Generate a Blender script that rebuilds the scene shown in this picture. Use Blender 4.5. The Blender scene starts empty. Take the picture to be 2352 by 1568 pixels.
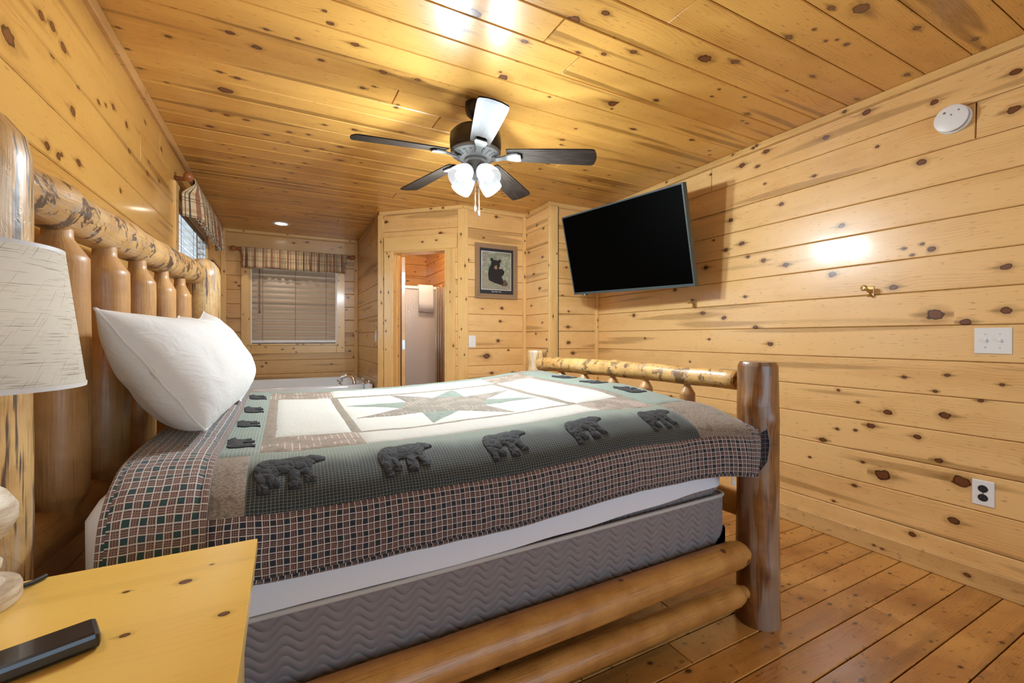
import bpy, bmesh, math, random
from mathutils import Vector, Matrix, noise
random.seed(7)
SC = bpy.context.scene
COL = SC.collection
PI = math.pi
# ------------------------------------------------------------------ camera
YAW = math.radians(27.49)
cam_d = bpy.data.cameras.new('camera')
cam = bpy.data.objects.new('camera', cam_d); COL.objects.link(cam)
cam.location = (0, 0, 1.15)
cam.rotation_euler = (PI/2, 0, -YAW)
cam_d.sensor_width = 36; cam_d.lens = 36*1005.5/2352
cam_d.shift_y = -9.8/2352
cam_d.clip_start = 0.02
SC.camera = cam
# ------------------------------------------------------------------ world, light level
world = bpy.data.worlds.new('world'); SC.world = world; world.use_nodes = True
bg = world.node_tree.nodes['Background']
bg.inputs[0].default_value = (0.62, 0.80, 1.0, 1); bg.inputs[1].default_value = 2.6
SC.view_settings.view_transform = 'Standard'; SC.view_settings.look = 'None'
SC.view_settings.gamma = 1; SC.view_settings.use_curve_mapping = False
SC.view_settings.exposure = 0.76
FAN_W, LAMP_W, CAN_W, BATH_W = 24.0, 7.5, 2.2, 18.0     # watts for each fan bulb, table lamp, alcove downlight, bath light
FAN_COL = (0.80, 0.92, 1.0); WARM = (1.0, 0.86, 0.68)
def portal(loc, rot, w, hgt):                                            # sampling portals in the window openings
    d = bpy.data.lights.new('window_portal', 'AREA'); d.shape = 'RECTANGLE'; d.size = w; d.size_y = hgt; d.cycles.is_portal = True
    o = bpy.data.objects.new('window_portal', d); COL.objects.link(o); o.location = loc; o.rotation_euler = rot
portal((1.345, -1.80, 1.20), (-PI/2, 0, 0), 2.5, 1.8)
portal((-0.72, 4.38, 1.60), (0, -PI/2, 0), 1.0, 1.28)
portal((0.125, 6.22, 1.58), (PI/2, 0, 0), 0.97, 1.03)
SC.cycles.max_bounces = 8; SC.cycles.diffuse_bounces = 4; SC.cycles.glossy_bounces = 3
SC.cycles.use_adaptive_sampling = True; SC.cycles.adaptive_threshold = 0.04
SC.cycles.transmission_bounces = 6; SC.cycles.transparent_max_bounces = 12
SC.cycles.sample_clamp_indirect = 6.0
SC.cycles.caustics_reflective = False; SC.cycles.caustics_refractive = False

# ------------------------------------------------------------------ helpers: nodes
class NT:
    def __init__(s, name):
        s.m = bpy.data.materials.new(name); s.m.use_nodes = True
        s.t = s.m.node_tree
        for n in list(s.t.nodes): s.t.nodes.remove(n)
        s.out = s.t.nodes.new('ShaderNodeOutputMaterial')
    def n(s, typ, **kw):
        nd = s.t.nodes.new('ShaderNode'+typ)
        ins = kw.pop('i', {})
        for k, v in kw.items(): setattr(nd, k, v)
        for k, v in ins.items(): s.set(nd.inputs[k], v)
        return nd
    def set(s, sock, v):
        if isinstance(v, bpy.types.NodeSocket): s.t.links.new(v, sock)
        elif isinstance(v, bpy.types.Node): s.t.links.new(v.outputs[0], sock)
        else:
            if isinstance(v, tuple) and len(v) == 3 and sock.type == 'RGBA': v = v+(1,)
            sock.default_value = v
    def math(s, op, a, b=0.0, c=0.0, clamp=False):
        nd = s.n('Math', operation=op, use_clamp=clamp); s.set(nd.inputs[0], a); s.set(nd.inputs[1], b)
        if op in ('MULTIPLY_ADD', 'SMOOTH_MIN', 'COMPARE'): s.set(nd.inputs[2], c)
        return nd.outputs[0]
    def vm(s, op, a, b=(0, 0, 0)):
        nd = s.n('VectorMath', operation=op); s.set(nd.inputs[0], a)
        if op == 'SCALE': s.set(nd.inputs[3], b)
        else: s.set(nd.inputs[1], b)
        return nd.outputs['Value' if op in ('LENGTH', 'DOT_PRODUCT', 'DISTANCE') else 0]
    def mix(s, f, a, b, blend='MIX'):
        nd = s.n('Mix', data_type='RGBA', blend_type=blend)
        s.set(nd.inputs[0], f); s.set(nd.inputs[6], a); s.set(nd.inputs[7], b)
        return nd.outputs[2]
    def smooth(s, x, lo, hi, a=0.0, b=1.0):
        nd = s.n('MapRange', interpolation_type='SMOOTHSTEP')
        for k, v in zip((0, 1, 2, 3, 4), (x, lo, hi, a, b)): s.set(nd.inputs[k], v)
        return nd.outputs[0]
    def noise(s, vec, scale, detail=3.0, rough=0.5, dist=0.0):
        nd = s.n('TexNoise'); s.set(nd.inputs['Vector'], vec)
        for k, v in (('Scale', scale), ('Detail', detail), ('Roughness', rough), ('Distortion', dist)): s.set(nd.inputs[k], v)
        return nd.outputs[0]
    def uv(s):
        return s.n('UVMap', uv_map='UVMap').outputs[0]
    def xyz(s, v):
        nd = s.n('SeparateXYZ'); s.set(nd.inputs[0], v); return nd.outputs
    def comb(s, x, y, z=0.0):
        nd = s.n('CombineXYZ')
        for k, v in enumerate((x, y, z)): s.set(nd.inputs[k], v)
        return nd.outputs[0]
    def bsdf(s, col, rough=0.5, bump=None, bstr=0.3, bdist=0.002, **kw):
        p = s.n('BsdfPrincipled'); s.set(p.inputs['Base Color'], col); s.set(p.inputs['Roughness'], rough)
        for k, v in kw.items(): s.set(p.inputs[k.replace('_', ' ')], v)
        if bump is not None:
            b = s.n('Bump'); b.inputs['Strength'].default_value = bstr; b.inputs['Distance'].default_value = bdist
            s.set(b.inputs['Height'], bump); s.t.links.new(b.outputs[0], p.inputs['Normal'])
        s.t.links.new(p.outputs[0], s.out.inputs[0])
        return p
MATS = {}
def simple(name, col, rough=0.5, **kw):
    t = NT(name); t.bsdf(col, rough, **kw); MATS[name] = t.m; return t.m

NK = 9
def pine(name, light, dark, knot=(0.13, 0.045, 0.016), rough=0.34, coat=0.35, croug=0.13, grain=1.0, tone=0.22, wear=0.0, streak=0.5, bumpk=1.0):
    """lacquered knotty pine; board coordinates in metres in UVMap, place relative to the nearest knot (in knot radii) in KUV"""
    t = NT(name); uv = t.uv(); v = t.xyz(uv)[1]
    oi = t.n('ObjectInfo').outputs['Random']
    kuv = t.n('UVMap', uv_map='KUV').outputs[0]
    def nz(sc, detail=2.0, rough_=0.5):
        nd = t.n('TexNoise', noise_dimensions='2D'); t.set(nd.inputs['Vector'], t.vm('MULTIPLY', uv, (*sc, 1))); nd.inputs['Scale'].default_value = 1.0
        nd.inputs['Detail'].default_value = detail; nd.inputs['Roughness'].default_value = rough_
        return nd.outputs[0]
    wob2 = nz((40, 40), 1.0)
    dmin = t.vm('LENGTH', t.vm('MULTIPLY', kuv, (0.72, 1, 0))); feather = t.vm('LENGTH', t.vm('MULTIPLY', kuv, (0.10, 1.15, 0)))
    dn = t.math('MULTIPLY_ADD', t.math('SUBTRACT', wob2, 0.5), 0.7, dmin)
    bend = t.math('MULTIPLY', t.math('POWER', 2.718, t.math('MULTIPLY', dmin, -0.55)), 0.030)
    wide = nz((1.3, 5), 2.0)
    vv = t.math('ADD', t.math('ADD', v, bend), t.math('MULTIPLY', wide, 0.11))
    fine = nz((10, 420), 2.0, 0.6)
    ring = t.math('SINE', t.math('MULTIPLY_ADD', fine, 1.2, t.math('MULTIPLY', vv, 560.0)))
    broad = nz((0.9, 9), 3.0, 0.55)
    ringm = t.math('MULTIPLY', t.smooth(ring, 0.1, 1.0), t.smooth(broad, 0.3, 0.65, 0.15, 0.75))
    blot = nz((5, 7), 2.0, 0.55)
    f = t.math('MULTIPLY_ADD', ringm, 0.34*grain, t.math('MULTIPLY', t.math('SUBTRACT', fine, 0.45), 0.45*grain))
    f = t.math('MULTIPLY_ADD', t.math('SUBTRACT', broad, 0.42), 0.75, f)
    f = t.math('MULTIPLY_ADD', t.math('SUBTRACT', blot, 0.48), 0.5, f)
    f = t.math('ADD', f, t.math('MULTIPLY', t.math('SUBTRACT', oi, 0.5), tone*1.6), clamp=True)
    col = t.mix(f, light, dark)
    if streak > 0:
        st = nz((0.55, 11), 1.0)
        stm = t.math('MULTIPLY', t.smooth(st, 0.64, 0.72, 0.0, streak), t.math('ADD', 0.35, fine))
        col = t.mix(stm, col, tuple(c*0.5 for c in dark))
        fl = nz((22, 190), 0.0)
        col = t.mix(t.smooth(fl, 0.80, 0.86, 0.0, streak*0.8), col, tuple(c*0.42 for c in dark))
    fm = t.math('MULTIPLY', t.smooth(feather, 0.15, 1.0, 1.0, 0.0), t.math('MULTIPLY', t.smooth(dmin, 1.0, 5.0, 1.0, 0.0), t.smooth(blot, 0.40, 0.58)))
    col = t.mix(t.math('MULTIPLY', fm, 0.75), col, tuple(c*0.36 for c in dark))
    col = t.mix(t.smooth(dn, 1.0, 2.6, 0.45, 0.0), col, tuple(c*0.62 for c in dark))
    kin = t.mix(t.math('MULTIPLY_ADD', t.math('SINE', t.math('MULTIPLY', dn, 19.0)), 0.25, 0.25), knot, tuple(c*1.9 for c in knot))
    kin = t.mix(t.smooth(dn, 0.62, 0.95), kin, tuple(c*0.30 for c in knot))
    col = t.mix(t.smooth(dn, 0.92, 1.12, 1.0, 0.0), col, kin)
    rgh = rough
    if wear > 0:
        w1 = nz((22, 30), 3.0, 0.7)
        col = t.mix(t.smooth(w1, 0.60, 0.74, 0.0, 0.75*wear), col, (0.035, 0.017, 0.008))
        w2 = nz((2.2, 5), 3.0, 0.6)
        col = t.mix(t.smooth(w2, 0.45, 0.75, 0.0, 0.5*wear), col, tuple(c*0.5 for c in dark))
        rgh = t.smooth(w2, 0.3, 0.75, rough*0.75, rough*1.5)
    bmp = t.math('ADD', nz((7, 13), 1.0), t.smooth(dmin, 0.6, 1.5, 0.22, 0.0))
    t.bsdf(col, rgh, bmp, 0.28*bumpk, 0.0026, Coat_Weight=coat, Coat_Roughness=croug)
    MATS[name] = t.m
    return t.m

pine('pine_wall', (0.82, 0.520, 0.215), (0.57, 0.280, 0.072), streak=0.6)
pine('pine_ceiling', (0.68, 0.370, 0.088), (0.40, 0.168, 0.027), rough=0.36, coat=0.30, croug=0.15, streak=0.75)
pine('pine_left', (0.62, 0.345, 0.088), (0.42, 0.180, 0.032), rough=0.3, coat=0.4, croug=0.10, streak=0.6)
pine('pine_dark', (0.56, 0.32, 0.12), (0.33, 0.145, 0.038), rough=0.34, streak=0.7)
pine('pine_back', (0.66, 0.40, 0.155), (0.44, 0.215, 0.058), rough=0.32, streak=0.6)
pine('pine_floor', (0.60, 0.295, 0.074), (0.33, 0.132, 0.025), knot=(0.06, 0.022, 0.008), rough=0.26, coat=0.35, croug=0.14, wear=0.85, streak=0.4)
pine('pine_trim', (0.80, 0.515, 0.20), (0.58, 0.305, 0.08), streak=0.25, tone=0.15)
pine('pine_stand', (0.81, 0.530, 0.125), (0.68, 0.390, 0.065), grain=0.6, streak=0.12, rough=0.28, croug=0.2, tone=0.0)
pine('pine_base', (0.70, 0.44, 0.18), (0.42, 0.21, 0.06), wear=0.45, streak=0.5)
pine('pine_bath', (0.78, 0.44, 0.14), (0.55, 0.25, 0.055), streak=0.5)
pine('pine_frame', (0.30, 0.185, 0.095), (0.18, 0.10, 0.05), rough=0.4, coat=0.15)

# ------------------------------------------------------------------ helpers: meshes
def newobj(name, verts, faces, uvs, mat, parent=None, smooth=False, kuv=None):
    me = bpy.data.meshes.new(name); me.from_pydata([tuple(v) for v in verts], [], faces); 
    if uvs is not None:
        l = me.uv_layers.new(name='UVMap')
        k = 0
        for p in me.polygons:
            for vi in p.vertices:
                l.data[k].uv = uvs[vi][:2]
                k += 1
    if kuv is not None or (isinstance(mat, str) and mat.startswith('pine')):
        kl = me.uv_layers.new(name='KUV')
        for li in range(len(me.loops)): kl.data[li].uv = kuv[li] if kuv is not None else (99.0, 99.0)
    if mat is not None: me.materials.append(MATS[mat] if isinstance(mat, str) else mat)
    if smooth:
        for p in me.polygons: p.use_smooth = True
    me.update()
    o = bpy.data.objects.new(name, me); COL.objects.link(o)
    if parent is not None: o.parent = parent
    return o
def fix_normals(o):
    bm = bmesh.new(); bm.from_mesh(o.data); bmesh.ops.recalc_face_normals(bm, faces=bm.faces); bm.to_mesh(o.data); bm.free(); return o
def tag(o, label, cat=None, group=None, kind=None):
    o['label'] = label
    if cat: o['category'] = cat
    if group: o['group'] = group
    if kind: o['kind'] = kind
    return o
def thing(name, label, cat, loc=(0, 0, 0), rz=0.0, group=None):
    o = bpy.data.objects.new(name, None); COL.objects.link(o); o.location = loc; o.rotation_euler = (0, 0, rz)
    o.empty_display_size = 0.1
    return tag(o, label, cat, group)
def boxgeo(o, U, V, N, l, w, h, bev=0.0):
    """box from corner o, extents l*U, w*V, h*N ; the +N face is chamfered by bev; uv = (u, v)"""
    o, U, V, N = map(Vector, (o, U, V, N)); vs, uv, fs = [], [], []
    def P(a, b, c): vs.append(o+U*a+V*b+N*c); uv.append((a, b)); return len(vs)-1
    b = bev
    r0 = [P(0, 0, 0), P(l, 0, 0), P(l, w, 0), P(0, w, 0)]
    r1 = [P(0, 0, h-b), P(l, 0, h-b), P(l, w, h-b), P(0, w, h-b)]
    fs += [(r0[3], r0[2], r0[1], r0[0])]+[(r0[i], r0[(i+1) % 4], r1[(i+1) % 4], r1[i]) for i in range(4)]
    if b > 0:
        e = min(b, l*0.3)
        r2 = [P(e, b, h), P(l-e, b, h), P(l-e, w-b, h), P(e, w-b, h)]
        fs += [(r1[i], r1[(i+1) % 4], r2[(i+1) % 4], r2[i]) for i in range(4)]+[tuple(r2)]
    else: fs += [tuple(r1)]
    if U.cross(V).dot(N) < 0: fs = [tuple(reversed(f)) for f in fs]
    return vs, fs, uv
def plank(name, o, U, V, N, l, w, h, mat, parent, bev=0.004, knots=None, dens=3.0, ksz=(0.006, 0.013), off=None):
    """board with chamfered edges, split lengthwise so that every stretch knows its own knot"""
    o, U, V, N = map(Vector, (o, U, V, N))
    ou, ov = off if off else (random.uniform(0, 50), random.uniform(0, 50))
    ks = list(knots or [])
    for _ in range(max(0, min(NK-len(ks), int(l*dens+random.random())))):
        ks.append((random.uniform(0, l), random.uniform(0.012, max(0.013, w-0.012)), random.uniform(*ksz)))
    ks.sort()
    kk = []
    for k in ks:
        if kk and k[0]-kk[-1][0] < 0.02: continue
        kk.append(k)
    if not kk: kk = [(-9.0, -9.0, 0.01)]
    cuts = [0.0]
    for a, b in zip(kk, kk[1:]):
        cuts.append(min(max(a[0]+(b[0]-a[0])*a[2]/(a[2]+b[2]), cuts[-1]+1e-4), l-1e-4))
    cuts.append(l)
    b = min(bev, w*0.3); e = min(bev, l*0.2)
    prof = [(0.0, 0.0), (0.0, h-b), (b, h), (w-b, h), (w, h-b), (w, 0.0)]
    vs, uv, fs, kuv = [], [], [], []; P = len(prof)
    for ci, c in enumerate(cuts):
        for q, (pv, pn) in enumerate(prof):
            cc = c
            if ci == 0 and q in (2, 3): cc = e
            if ci == len(cuts)-1 and q in (2, 3): cc = l-e
            vs.append(o+U*cc+V*pv+N*pn); uv.append((cc+ou, pv+ov))
    flip = U.cross(V).dot(N) < 0
    def face(ix, k):
        if flip: ix = tuple(reversed(ix))
        fs.append(ix)
        for i in ix: kuv.append(((uv[i][0]-ou-k[0])/k[2], (uv[i][1]-ov-k[1])/k[2]))
    for ci in range(len(cuts)-1):
        k = kk[ci]; A, B = ci*P, (ci+1)*P
        for q in range(P-1): face((A+q, B+q, B+q+1, A+q+1), k)
        face((A+P-1, B+P-1, B, A), k)
    face(tuple(range(P)), kk[0]); face(tuple(reversed(range((len(cuts)-1)*P, len(cuts)*P))), kk[-1])
    return newobj(name, vs, fs, uv, mat, parent, False, kuv)
def box(name, lo, hi, mat, parent=None, bev=0.0, axis='z', dens=0.0):
    """axis-aligned box with all edges bevelled; uv runs along its longest side"""
    d = [hi[i]-lo[i] for i in range(3)]
    bm = bmesh.new(); bmesh.ops.create_cube(bm, size=1)
    for v in bm.verts: v.co = Vector([lo[i]+(v.co[i]+0.5)*d[i] for i in range(3)])
    if bev > 0: bmesh.ops.bevel(bm, geom=list(bm.edges), offset=bev, segments=2, affect='EDGES', profile=0.5)
    return bmobj(name, bm, mat, parent, d)
def bmobj(name, bm, mat, parent=None, d=None, smooth=False, ou=None):
    uvl = bm.loops.layers.uv.new('UVMap'); kul = bm.loops.layers.uv.new('KUV')
    if d is None: d = [1, 1, 1]
    ax = sorted(range(3), key=lambda i: -d[i])
    ru, rv = (random.uniform(0, 50), random.uniform(0, 50)) if ou is None else ou
    for f in bm.faces:
        n = f.normal; k = max(range(3), key=lambda i: abs(n[i]))
        a = [i for i in ax if i != k]
        for lp in f.loops: lp[uvl].uv = (lp.vert.co[a[0]]+ru, lp.vert.co[a[1]]+rv); lp[kul].uv = (99.0, 99.0)
    if smooth:
        for f in bm.faces: f.smooth = True
    me = bpy.data.meshes.new(name); bm.to_mesh(me); bm.free()
    me.materials.append(MATS[mat]); o = bpy.data.objects.new(name, me); COL.objects.link(o)
    if parent is not None: o.parent = parent
    return o
def lathe(name, prof, mat, parent=None, loc=(0, 0, 0), axis=(0, 0, 1), seg=32, smooth=True, cap=True):
    """prof = [(r, h)...] turned about axis"""
    A = Vector(axis).normalized(); q = Vector((0, 0, 1)).rotation_difference(A); L = Vector(loc)
    vs, uv, fs = [], [], []
    for r, h in prof:
        for k in range(seg+1):
            a = 2*PI*k/seg; vs.append(L+q @ Vector((r*math.cos(a), r*math.sin(a), h))); uv.append((a*max(r, 0.02), h))
    W = seg+1
    for i in range(len(prof)-1):
        for k in range(seg): fs.append((i*W+k, i*W+k+1, (i+1)*W+k+1, (i+1)*W+k))
    if cap:
        fs.append(tuple(reversed(range(0, seg)))); fs.append(tuple((len(prof)-1)*W+k for k in range(seg)))
    o = newobj(name, vs, fs, uv, mat, parent, smooth)
    bm = bmesh.new(); bm.from_mesh(o.data); bmesh.ops.remove_doubles(bm, verts=bm.verts, dist=1e-6); bmesh.ops.recalc_face_normals(bm, faces=bm.faces); bm.to_mesh(o.data); bm.free()
    sharp(o, 38)
    return o
def sharp(o, deg=35):
    for p in o.data.polygons: p.use_smooth = True
    try: o.data.set_sharp_from_angle(angle=math.radians(deg))
    except Exception: pass
    return o
def tube(name, pts, r, mat, parent=None, seg=10, closed=False, cap=True):
    pts = [Vector(p) for p in pts]; n = len(pts); rs = r if isinstance(r, (list, tuple)) else [r]*n
    vs, uv, fs = [], [], []; s = 0.0; up = None
    for i, p in enumerate(pts):
        tdir = (pts[min(i+1, n-1)]-pts[max(i-1, 0)]).normalized()
        if closed: tdir = (pts[(i+1) % n]-pts[(i-1) % n]).normalized()
        if up is None: up = Vector((0, 0, 1)) if abs(tdir.z) < 0.9 else Vector((1, 0, 0))
        a = tdir.cross(up).normalized(); b = a.cross(tdir).normalized(); up = b
        if i: s += (p-pts[i-1]).length
        for k in range(seg):
            t = 2*PI*k/seg; vs.append(p+a*(rs[i]*math.cos(t))+b*(rs[i]*math.sin(t))); uv.append((s, k/seg*rs[i]*6))
    m = n if closed else n-1
    for i in range(m):
        j = (i+1) % n
        for k in range(seg): fs.append((i*seg+k, i*seg+(k+1) % seg, j*seg+(k+1) % seg, j*seg+k))
    if cap and not closed:
        fs.append(tuple(reversed(range(seg)))); fs.append(tuple((n-1)*seg+k for k in range(seg)))
    o = newobj(name, vs, fs, uv, mat, parent, True); fix_normals(o); sharp(o, 50); return o
def log(name, p0, p1, prof, mat, parent, seed=0, amp=0.05, knobs=(), seg=28, n=48, bow=0.0):
    """peeled log from p0 to p1; prof = [(t, radius)...]; lumpy surface; knobs = [(t, angle, height, size)]"""
    p0, p1 = Vector(p0), Vector(p1); ax = (p1-p0); L = ax.length; ax.normalize()
    up = Vector((0, 0, 1)) if abs(ax.z) < 0.9 else Vector((1, 0, 0))
    a = ax.cross(up).normalized(); b = a.cross(ax).normalized()
    ts = sorted(set([i/n for i in range(n+1)]+[t for t, _ in prof]))
    ts2 = []
    for t in ts:
        if not ts2 or t-ts2[-1] > 1e-4: ts2.append(t)
    def rad(t):
        for (t0, r0), (t1, r1) in zip(prof, prof[1:]):
            if t0 <= t <= t1: return r0+(r1-r0)*((t-t0)/max(t1-t0, 1e-9))
        return prof[-1][1]
    vs, uv, fs = [], [], []
    ou = random.uniform(0, 40)
    for t in ts2:
        R = rad(t)
        c = p0+ax*(L*t)+a*(bow*math.sin(PI*t)*math.cos(seed))+b*(bow*math.sin(PI*t)*math.sin(seed))
        for k in range(seg):
            th = 2*PI*k/seg
            q = Vector((math.cos(th)*1.1, math.sin(th)*1.1, t*L*4.0+seed*7.3))
            dr = noise.noise(q)*amp+noise.noise(q*2.7)*amp*0.35
            for kt, ka, kh, ks in knobs:
                dd = ((t-kt)*L/ks)**2+(min(abs(th-ka), 2*PI-abs(th-ka))*R/ks)**2
                dr += kh/R*math.exp(-dd)
            r = R*(1+dr)
            vs.append(c+a*(r*math.cos(th))+b*(r*math.sin(th))); uv.append((t*L+ou, th*0.06))
    m = len(ts2)
    # seam: duplicate uv column is avoided by using angle-based 3d coords in the material
    for i in range(m-1):
        for k in range(seg): fs.append((i*seg+k, i*seg+(k+1) % seg, (i+1)*seg+(k+1) % seg, (i+1)*seg+k))
    fs.append(tuple(reversed(range(seg)))); fs.append(tuple((m-1)*seg+k for k in range(seg)))
    o = newobj(name, vs, fs, uv, mat, parent, True); fix_normals(o); sharp(o, 42)
    return o
def settle(root, loc):
    L = Vector(loc); root.location = L
    for o in COL.objects:
        if o.parent is root: o.location = Vector(o.location)-L
    return root
def empty_part(name, parent):
    o = bpy.data.objects.new(name, None); COL.objects.link(o); o.parent = parent; return o
K_RIGHT = [(1.345, 1.783, 0.0125), (1.061, 1.603, 0.0072), (0.955, 1.58, 0.012), (1.029, 1.564, 0.0065), (0.704, 1.458, 0.0136), (1.392, 1.513, 0.0145), (1.106, 1.409, 0.0137), (0.941, 1.259, 0.0245), (0.704, 1.267, 0.0145), (0.832, 1.219, 0.0145), (1.16, 1.238, 0.0074), (1.061, 0.945, 0.0076), (0.897, 0.967, 0.0078), (0.716, 0.939, 0.0064), (1.36, 0.846, 0.0073), (1.264, 0.789, 0.0068), (1.13, 0.754, 0.0137), (0.904, 0.774, 0.015), (0.784, 0.859, 0.0073), (1.205, 0.67, 0.0133), (1.367, 0.623, 0.0074), (1.276, 0.633, 0.0071), (1.009, 0.649, 0.0114), (0.926, 0.551, 0.0116), (1.151, 0.419, 0.0246), (0.848, 0.473, 0.0237), (1.394, 0.255, 0.0145), (0.874, 0.278, 0.015), (1.385, 0.203, 0.0066), (0.676, 2.299, 0.0126), (0.944, 2.296, 0.0112), (1.223, 2.374, 0.0148), (1.426, 2.319, 0.0128), (1.784, 2.372, 0.0134), (1.954, 2.339, 0.0148), (0.993, 2.02, 0.0139), (0.681, 2.139, 0.0149), (1.176, 2.168, 0.007), (1.793, 2.162, 0.0068), (1.684, 1.998, 0.0112), (2.04, 1.979, 0.0137), (2.182, 1.865, 0.0067), (1.957, 1.797, 0.0137), (2.082, 1.776, 0.0128), (1.804, 1.655, 0.0125), (1.657, 1.605, 0.0134), (2.25, 1.672, 0.0141), (3.013, 1.348, 0.0139), (2.277, 1.332, 0.0142), (2.096, 1.289, 0.0127), (2.562, 1.289, 0.0123), (1.859, 1.215, 0.0128), (2.22, 1.134, 0.0077), (1.758, 1.105, 0.0128), (2.394, 0.957, 0.0065), (3.03, 1.246, 0.0144), (1.515, 0.425, 0.0064), (1.442, 0.545, 0.0124)]
K_DE = [(2.379, 1.636, 0.0142), (2.46, 1.249, 0.0127), (2.466, 1.096, 0.0147), (2.517, 0.993, 0.0148), (2.394, 1.552, 0.0078)]
K_BC = [(1.912, 2.372, 0.0119), (1.772, 2.145, 0.0075), (1.976, 1.445, 0.0124), (1.758, 1.434, 0.0065), (1.957, 1.311, 0.0112), (1.932, 1.111, 0.0147), (1.6, 1.909, 0.0133), (1.806, 0.958, 0.0245), (1.864, 0.786, 0.0131), (2.102, 0.781, 0.0134)]
K_CEIL = [(1.049, 1.47, 0.0215), (1.138, 1.378, 0.0124), (1.736, 1.39, 0.0232), (1.88, 1.34, 0.0147), (1.624, 1.892, 0.0249), (1.803, 1.759, 0.0112), (2.017, 1.529, 0.0065), (2.04, 1.592, 0.0068), (0.968, 1.958, 0.0203), (0.647, 1.73, 0.0204), (0.673, 1.622, 0.0205), (1.407, 1.508, 0.0124), (2.303, 2.745, 0.0073), (2.373, 2.004, 0.0115), (2.017, 0.894, 0.0243), (2.352, 0.843, 0.0125), (2.726, 1.015, 0.0125), (1.932, 1.124, 0.0127), (1.979, 1.046, 0.0067), (2.344, 1.19, 0.0068), (2.136, 1.037, 0.0065), (2.344, 1.373, 0.0061), (2.382, 1.621, 0.0125), (-0.206, 2.204, 0.012), (-0.11, 2.261, 0.0143), (-0.273, 2.73, 0.0253), (0.279, 2.039, 0.0133), (0.168, 1.948, 0.011), (-0.299, 3.033, 0.0112), (-0.405, 3.242, 0.0145), (0.428, 2.187, 0.0144), (0.391, 2.879, 0.0137), (0.234, 3.267, 0.0257), (0.34, 3.181, 0.0141), (-0.21, 2.575, 0.0114), (0.004, 4.028, 0.0112), (0.365, 3.423, 0.0143), (0.025, 3.102, 0.012), (0.052, 2.112, 0.0072)]
K_LEFT = [(1.676, 1.959, 0.0224), (1.855, 2.133, 0.013), (1.929, 2.145, 0.014), (2.007, 2.125, 0.014), (1.929, 2.058, 0.0129), (2.123, 2.058, 0.0116), (2.083, 1.944, 0.0147), (2.674, 2.15, 0.0139), (1.894, 1.75, 0.0118), (2.131, 1.78, 0.0119), (2.401, 2.116, 0.0074), (2.108, 2.128, 0.0074)]
# ------------------------------------------------------------------ the room
H = 2.445
XR, XL, YB, YREAR = 2.815, -0.660, 6.16, -1.75
CX0, PITCH = 1.207, 0.1705                       # a course joint and the board pitch, shared by all walls
LIGHTS = []
def struct(o, label, cat):
    return tag(o, label, cat, kind='structure')
def rects_minus(r, holes):
    out = [r]
    for h in holes:
        nxt = []
        for a0, a1, b0, b1 in out:
            x0, x1, y0, y1 = max(a0, h[0]), min(a1, h[1]), max(b0, h[2]), min(b1, h[3])
            if x0 >= x1-1e-6 or y0 >= y1-1e-6: nxt.append((a0, a1, b0, b1)); continue
            if a0 < x0-1e-6: nxt.append((a0, x0, b0, b1))
            if x1 < a1-1e-6: nxt.append((x1, a1, b0, b1))
            if b0 < y0-1e-6: nxt.append((x0, x1, b0, y0))
            if y1 < b1-1e-6: nxt.append((x0, x1, y1, b1))
        out = nxt
    return out
def wall(name, P, Q, label, mat, holes=(), knots=(), joints=(), s_of=None, dens=2.2, ksz=(0.007, 0.013), ztop=None, th=0.10, zmin=0.0, ext=(0.0, 0.0)):
    """boarded wall from P to Q (plan points, room face on the left of P->Q); holes (s0, s1, z0, z1)"""
    ztop = H if ztop is None else ztop
    P, Q = Vector((*P, 0)), Vector((*Q, 0)); U = (Q-P); L = U.length; U.normalize(); N = Vector((-U.y, U.x, 0)); Z = Vector((0, 0, 1))
    vs, fs, uv = [], [], []
    for a0, a1, b0, b1 in rects_minus((-ext[0], L+ext[1], zmin, ztop), holes):
        v, f, w = boxgeo(P+U*a0+Z*b0-N*th, U, Z, N, a1-a0, b1-b0, th-0.018)
        k = len(vs); vs += v; uv += w; fs += [tuple(i+k for i in ff) for ff in f]
    W = newobj(name, vs, fs, uv, 'backing'); struct(W, label, 'wall')
    z = CX0-PITCH*8
    while z < ztop-0.01:
        z0, z1 = max(z, zmin), min(z+PITCH, ztop)
        if z1 > z0+0.004:
            cuts = [0.0]+sorted([s for s, zz in joints if z0 < zz < z1])+[L]
            for c0, c1 in zip(cuts, cuts[1:]):
                ou, ov = random.uniform(0, 50), random.uniform(0, 50)
                kk = []
                for k in knots:
                    s = s_of(k[0]) if s_of else k[0]
                    if c0-0.02 < s < c1+0.02 and z0 < k[1] < z1: kk.append((s, k[1], k[2]))
                for _ in range(int((c1-c0)*dens*(0.5 if kk else 1.0)+random.random())):
                    kk.append((random.uniform(c0, c1), random.uniform(z0+0.012, z1-0.012), random.uniform(*ksz)))
                for a0, a1, b0, b1 in rects_minus((c0, c1, z0, z1), holes):
                    if a1-a0 < 0.004 or b1-b0 < 0.004: continue
                    kp = sorted([(s-a0, zz-b0, sz) for s, zz, sz in kk if a0-0.03 < s < a1+0.03], key=lambda q: -q[2])[:NK]
                    plank('plank', P+U*(a0+0.0006)+Z*(b0+0.0012)-N*0.018, U, Z, N, a1-a0-0.0012, b1-b0-0.0024, 0.018, mat, W,
                          0.0045, kp, 0.0, off=(ou+a0, ov+b0-z0))
        z += PITCH
    return W
simple('backing', (0.10, 0.05, 0.02), 0.9)
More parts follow.
